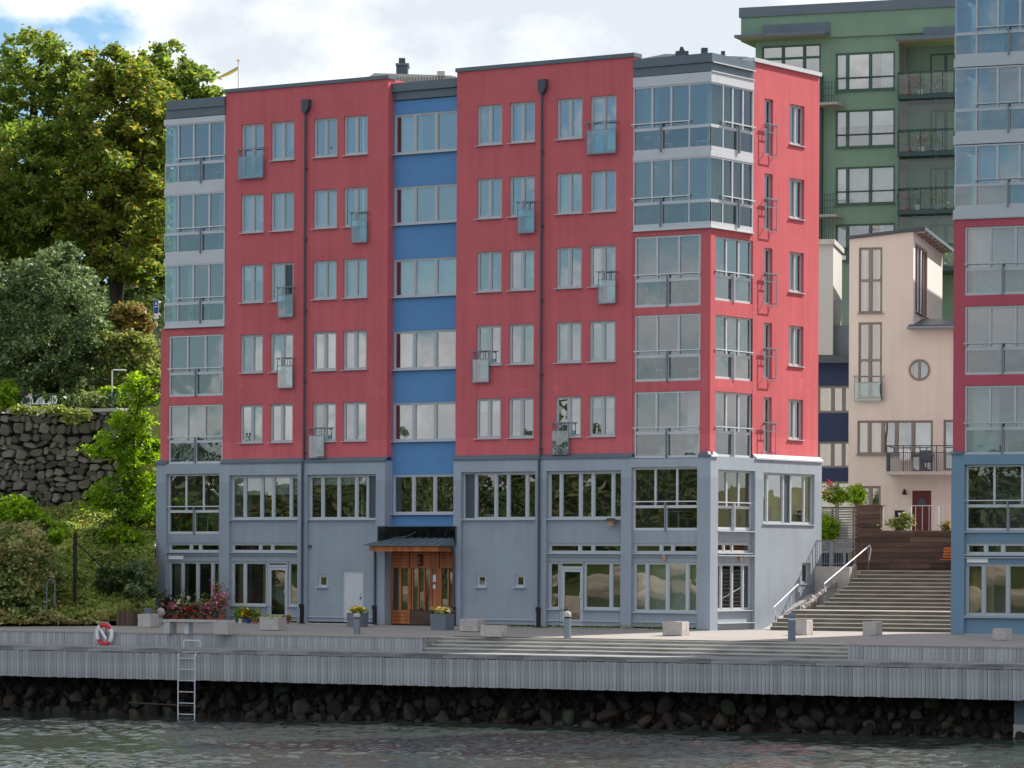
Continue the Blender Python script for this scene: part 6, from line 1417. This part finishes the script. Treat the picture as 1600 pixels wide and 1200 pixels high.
# greenery by the stair
def rfd(px, py, y): x, z = RF.F(px, py, y); p = np.array(RF.xw(x, y, z)); return (p[:2]-CAM[:2])@DV[:2]
Dk = rfd(1335, 880, yt-.6)
shrub('leafy_bush', 'leafy green bush spilling over the cheek wall beside the long handrail', [(1338, 868, Dk, 17, 24, .6, 34), (1325, 853, Dk-.2, 10, 12, .5, 12), (1350, 885, Dk-.3, 10, 12, .4, 12)], .07, 'leaf_bright', seed=71)
shrub('leafy_bush', 'green bush against the slat fence beside the red gable', [(1292, 825, rfd(1292, 830, bwY-.2), 17, 22, .4, 28), (1288, 866, Dk-.5, 8, 6, .3, 8), (1310, 872, Dk-.5, 8, 5, .3, 8)], .07, 'leaf_bright', seed=72)
shrub('garden_shrub', 'sunlit shrub rising behind the top of the slat fence', [(1338, 772, rfd(1338, 780, bwY+1.2), 14, 16, .5, 22), (1305, 776, rfd(1305, 780, bwY+1.2), 18, 12, .5, 18)], .07, 'leaf_bright', seed=73)
t = shrub('rose_bush', 'thin bush with orange red blooms above the slat fence', [(1298, 765, rfd(1298, 765, bwY+.9), 14, 13, .4, 8)], .06, 'leaf_shrub', per=20, seed=74)
C_, _q = clump_leaves([(1295, 762, rfd(1298, 765, bwY+.9), 14, 9, .4, 5)], .06, 7, seed=75); foliage('blossom', 'red_fl', t, C_, _q)
shrub('yellow_grass', 'yellowish ornamental grass in front of the bar fence left of the red door', [(1405, 818, rfd(1405, 818, bwY+.2), 20, 10, .3, 24), (1417, 808, rfd(1405, 818, bwY+.2), 9, 9, .3, 9)], .06, 'leaf_shrub', per=46, seed=76, cat='plant', shell=.1)
shrub('flower_clump', 'little orange flowering clump at the right end of the bar fence', [(1480, 822, rfd(1478, 822, bwY+.2), 6, 7, .2, 7)], .05, 'leaf_red', seed=77, cat='plant')
# weeds at the foot of the wall
n_ = 900; x = rng.uniform(U(760), U(1090), n_); C_ = np.stack([x, -.17-abs(rng.normal(0, .06, n_)), rng.uniform(0, .10, n_)*(1+1.5*np.exp(-((x-U(1010))/1.2)**2))], 1); V, Q = leafquads(C_, .035)
tag(inst(npmesh('weeds', V, Q, 'leaf_ground'), 'weeds'), 'sparse weeds growing along the foot of the grey base', 'weeds', kind='stuff')
# rubble edge beside the stair
gm_ = rockmesh(99, 'granite')
inv = Matrix.LocRotScale(Vector(tuple(st.location)), Matrix.Rotation(RF.phi, 3, 'Z'), None).inverted()
for i in range(26):
    f = i/25; p = inv @ Vector(onp(1255+f*80, 948-f*62, ys0+2.9+f*4.2)); inst(gm_, 'rubble_stone', st, (p[0], p[1], p[2]-.02), rot=(random.uniform(0, 6), random.uniform(0, 6), 0), scale=(random.uniform(.09, .17),)*3)

# ------------------------------------------------------------------ things inside glazed balconies and on window sills
def sillplant(u, v, w, T, label, leaf='leaf_dark', blos=None, h=.32):
    p = T(u, w, v); q_ = thing('window_plant', label, 'plant', p, 0, 'plants standing in the windows')
    MB().tube([(0, 0, 0), (0, 0, .13)], [.06, .08], 8).build('pot', random.choice(['white', 'terracotta', 'pot_grey']), q_)
    r = np.random.default_rng(int(abs(u*100))); C_ = r.normal(size=(45, 3))*[.09, .05, h*.28]+[0, 0, .13+h*.45]; V, Q = leafquads(C_, .06); inst(npmesh('foliage', V, Q, leaf), 'foliage', q_)
    if blos: C_ = r.normal(size=(12, 3))*[.07, .04, .06]+[0, 0, .13+h*.8]; V, Q = leafquads(C_, .05, aspect=.9); inst(npmesh('blossom', V, Q, blos), 'blossom', q_)
rown = ['top', 'second', 'third', 'fourth', 'fifth']; coln = ['first', 'second', 'third', 'fourth', 'fifth', 'sixth', 'seventh', 'eighth']
for r, c, b_ in ((0, 1, 'cream_fl'), (0, 2, None), (0, 4, 'white'), (0, 6, 'white'), (1, 0, None), (1, 4, 'white'), (1, 6, None), (2, 2, 'white'), (2, 4, None), (2, 5, 'pink'), (3, 0, None), (3, 3, None), (3, 6, 'cream_fl'), (4, 3, 'white'), (4, 5, None), (4, 7, None)):
    u0, u1 = cols[c]; sillplant(u0+(u1-u0)*random.choice([.28, .72]), ROWT[r]-HW+.06, -.24, FRONT, '%s in the %s window from the left, %s row of the red wall' % ('flowering pot' if b_ else 'green pot', coln[c], rown[r]), 'leaf_dark', b_)
for nm, wq, lst in (('first wide strip window from the left', W_L1, (.3, .5, .78)), ('second wide strip window from the left', W_L2, (.3, .55, .78)), ('third wide strip window', W_R1, (.3, .62)), ('fourth wide strip window', W_R2, (.1, .35, .55, .72, .93))):
    for j, f in enumerate(lst):
        sillplant(wq[0]+(wq[1]-wq[0])*f, wq[2]+.06, -.25, FRONT, '%s plant from the left in the %s' % (coln[j], nm), random.choice(['leaf_ground', 'leaf_dark', 'leaf_bright']), random.choice([None, 'white', 'pink', 'red_fl']), .5)
def bchair(u, v, w, T, label, m, ang=0.0):
    p = T(u, w, v); q_ = thing('balcony_chair', label, 'chair', p, ang, 'chairs inside the glazed balconies')
    MB().box(-.24, .24, -.24, .24, .40, .44).build('seat', m, q_); MB().prism([(-.24, .22, .48), (.24, .22, .48), (.26, .3, .95), (-.26, .3, .95)], (0, .03, 0)).build('backrest', m, q_)
    for sx in (-.22, .22):
        for sy in (-.2, .22): MB().tube([(sx, sy, 0), (sx, sy, .41 if sy < 0 else .5)], .016, 5).build('leg', m, q_)
def btable(u, v, w, T, label, m):
    q_ = thing('balcony_table', label, 'table', T(u, w, v), 0, 'tables inside the glazed balconies'); MB().tube([(0, 0, .68), (0, 0, .71)], .38, 18).build('tabletop', m, q_); MB().tube([(0, 0, 0), (0, 0, .68)], .03, 6).build('leg', m, q_)
bz = [('top right corner balcony', uD, 0, ftop[0][1]+.05), ('right corner balcony one floor below the roof', uD, 0, ftop[1][1]+.05), ('uppermost red framed balcony on the right', RBays[0][0], RBays[0][1], RBays[0][2]+.02), ('middle red framed balcony on the right', RBays[1][0], RBays[1][1], RBays[1][2]+.02), ('lowest red framed balcony on the right', RBays[2][0], RBays[2][1], RBays[2][2]+.02), ('grey framed balcony at the right corner', bR[0], bR[1], bR[2]+.02),
      ('top left corner balcony', uw, uA, fl[0][1]+.2), ('second white balcony from the top on the left', uw, uA, fl[1][1]+.2), ('third white balcony from the top on the left', uw, uA, fl[2][1]+.2), ('upper red framed balcony on the left', LB[0][0], LB[0][1], LB[0][2]+.02), ('lower red framed balcony on the left', LB[1][0], LB[1][1], LB[1][2]+.02), ('grey framed balcony at the left corner', bL[0], bL[1], bL[2]+.02)]
for i, (nm, a, b_, z) in enumerate(bz):
    z -= .0; f = random.uniform(.5, .62)
    bchair(a+(b_-a)*.3, z, -.7, FRONT, 'chair left of the table in the '+nm, ['white', 'soffit', 'wood_orange'][i % 3], random.uniform(1, 2))
    bchair(a+(b_-a)*.78, z, -.7, FRONT, 'chair right of the table in the '+nm, ['white', 'soffit', 'wood_orange'][i % 3], -random.uniform(1, 2))
    btable(a+(b_-a)*.54, z, -.75, FRONT, 'round table in the '+nm, ['white', 'wood_orange', 'concrete'][(i+1) % 3])
    sillplant(a+(b_-a)*random.choice([.12, .9]), z+.02, -.35, FRONT, 'leafy plant on the floor of the '+nm, random.choice(['leaf_ground', 'leaf_bright', 'leaf_dark']), random.choice([None, 'pink', 'white']), .7)
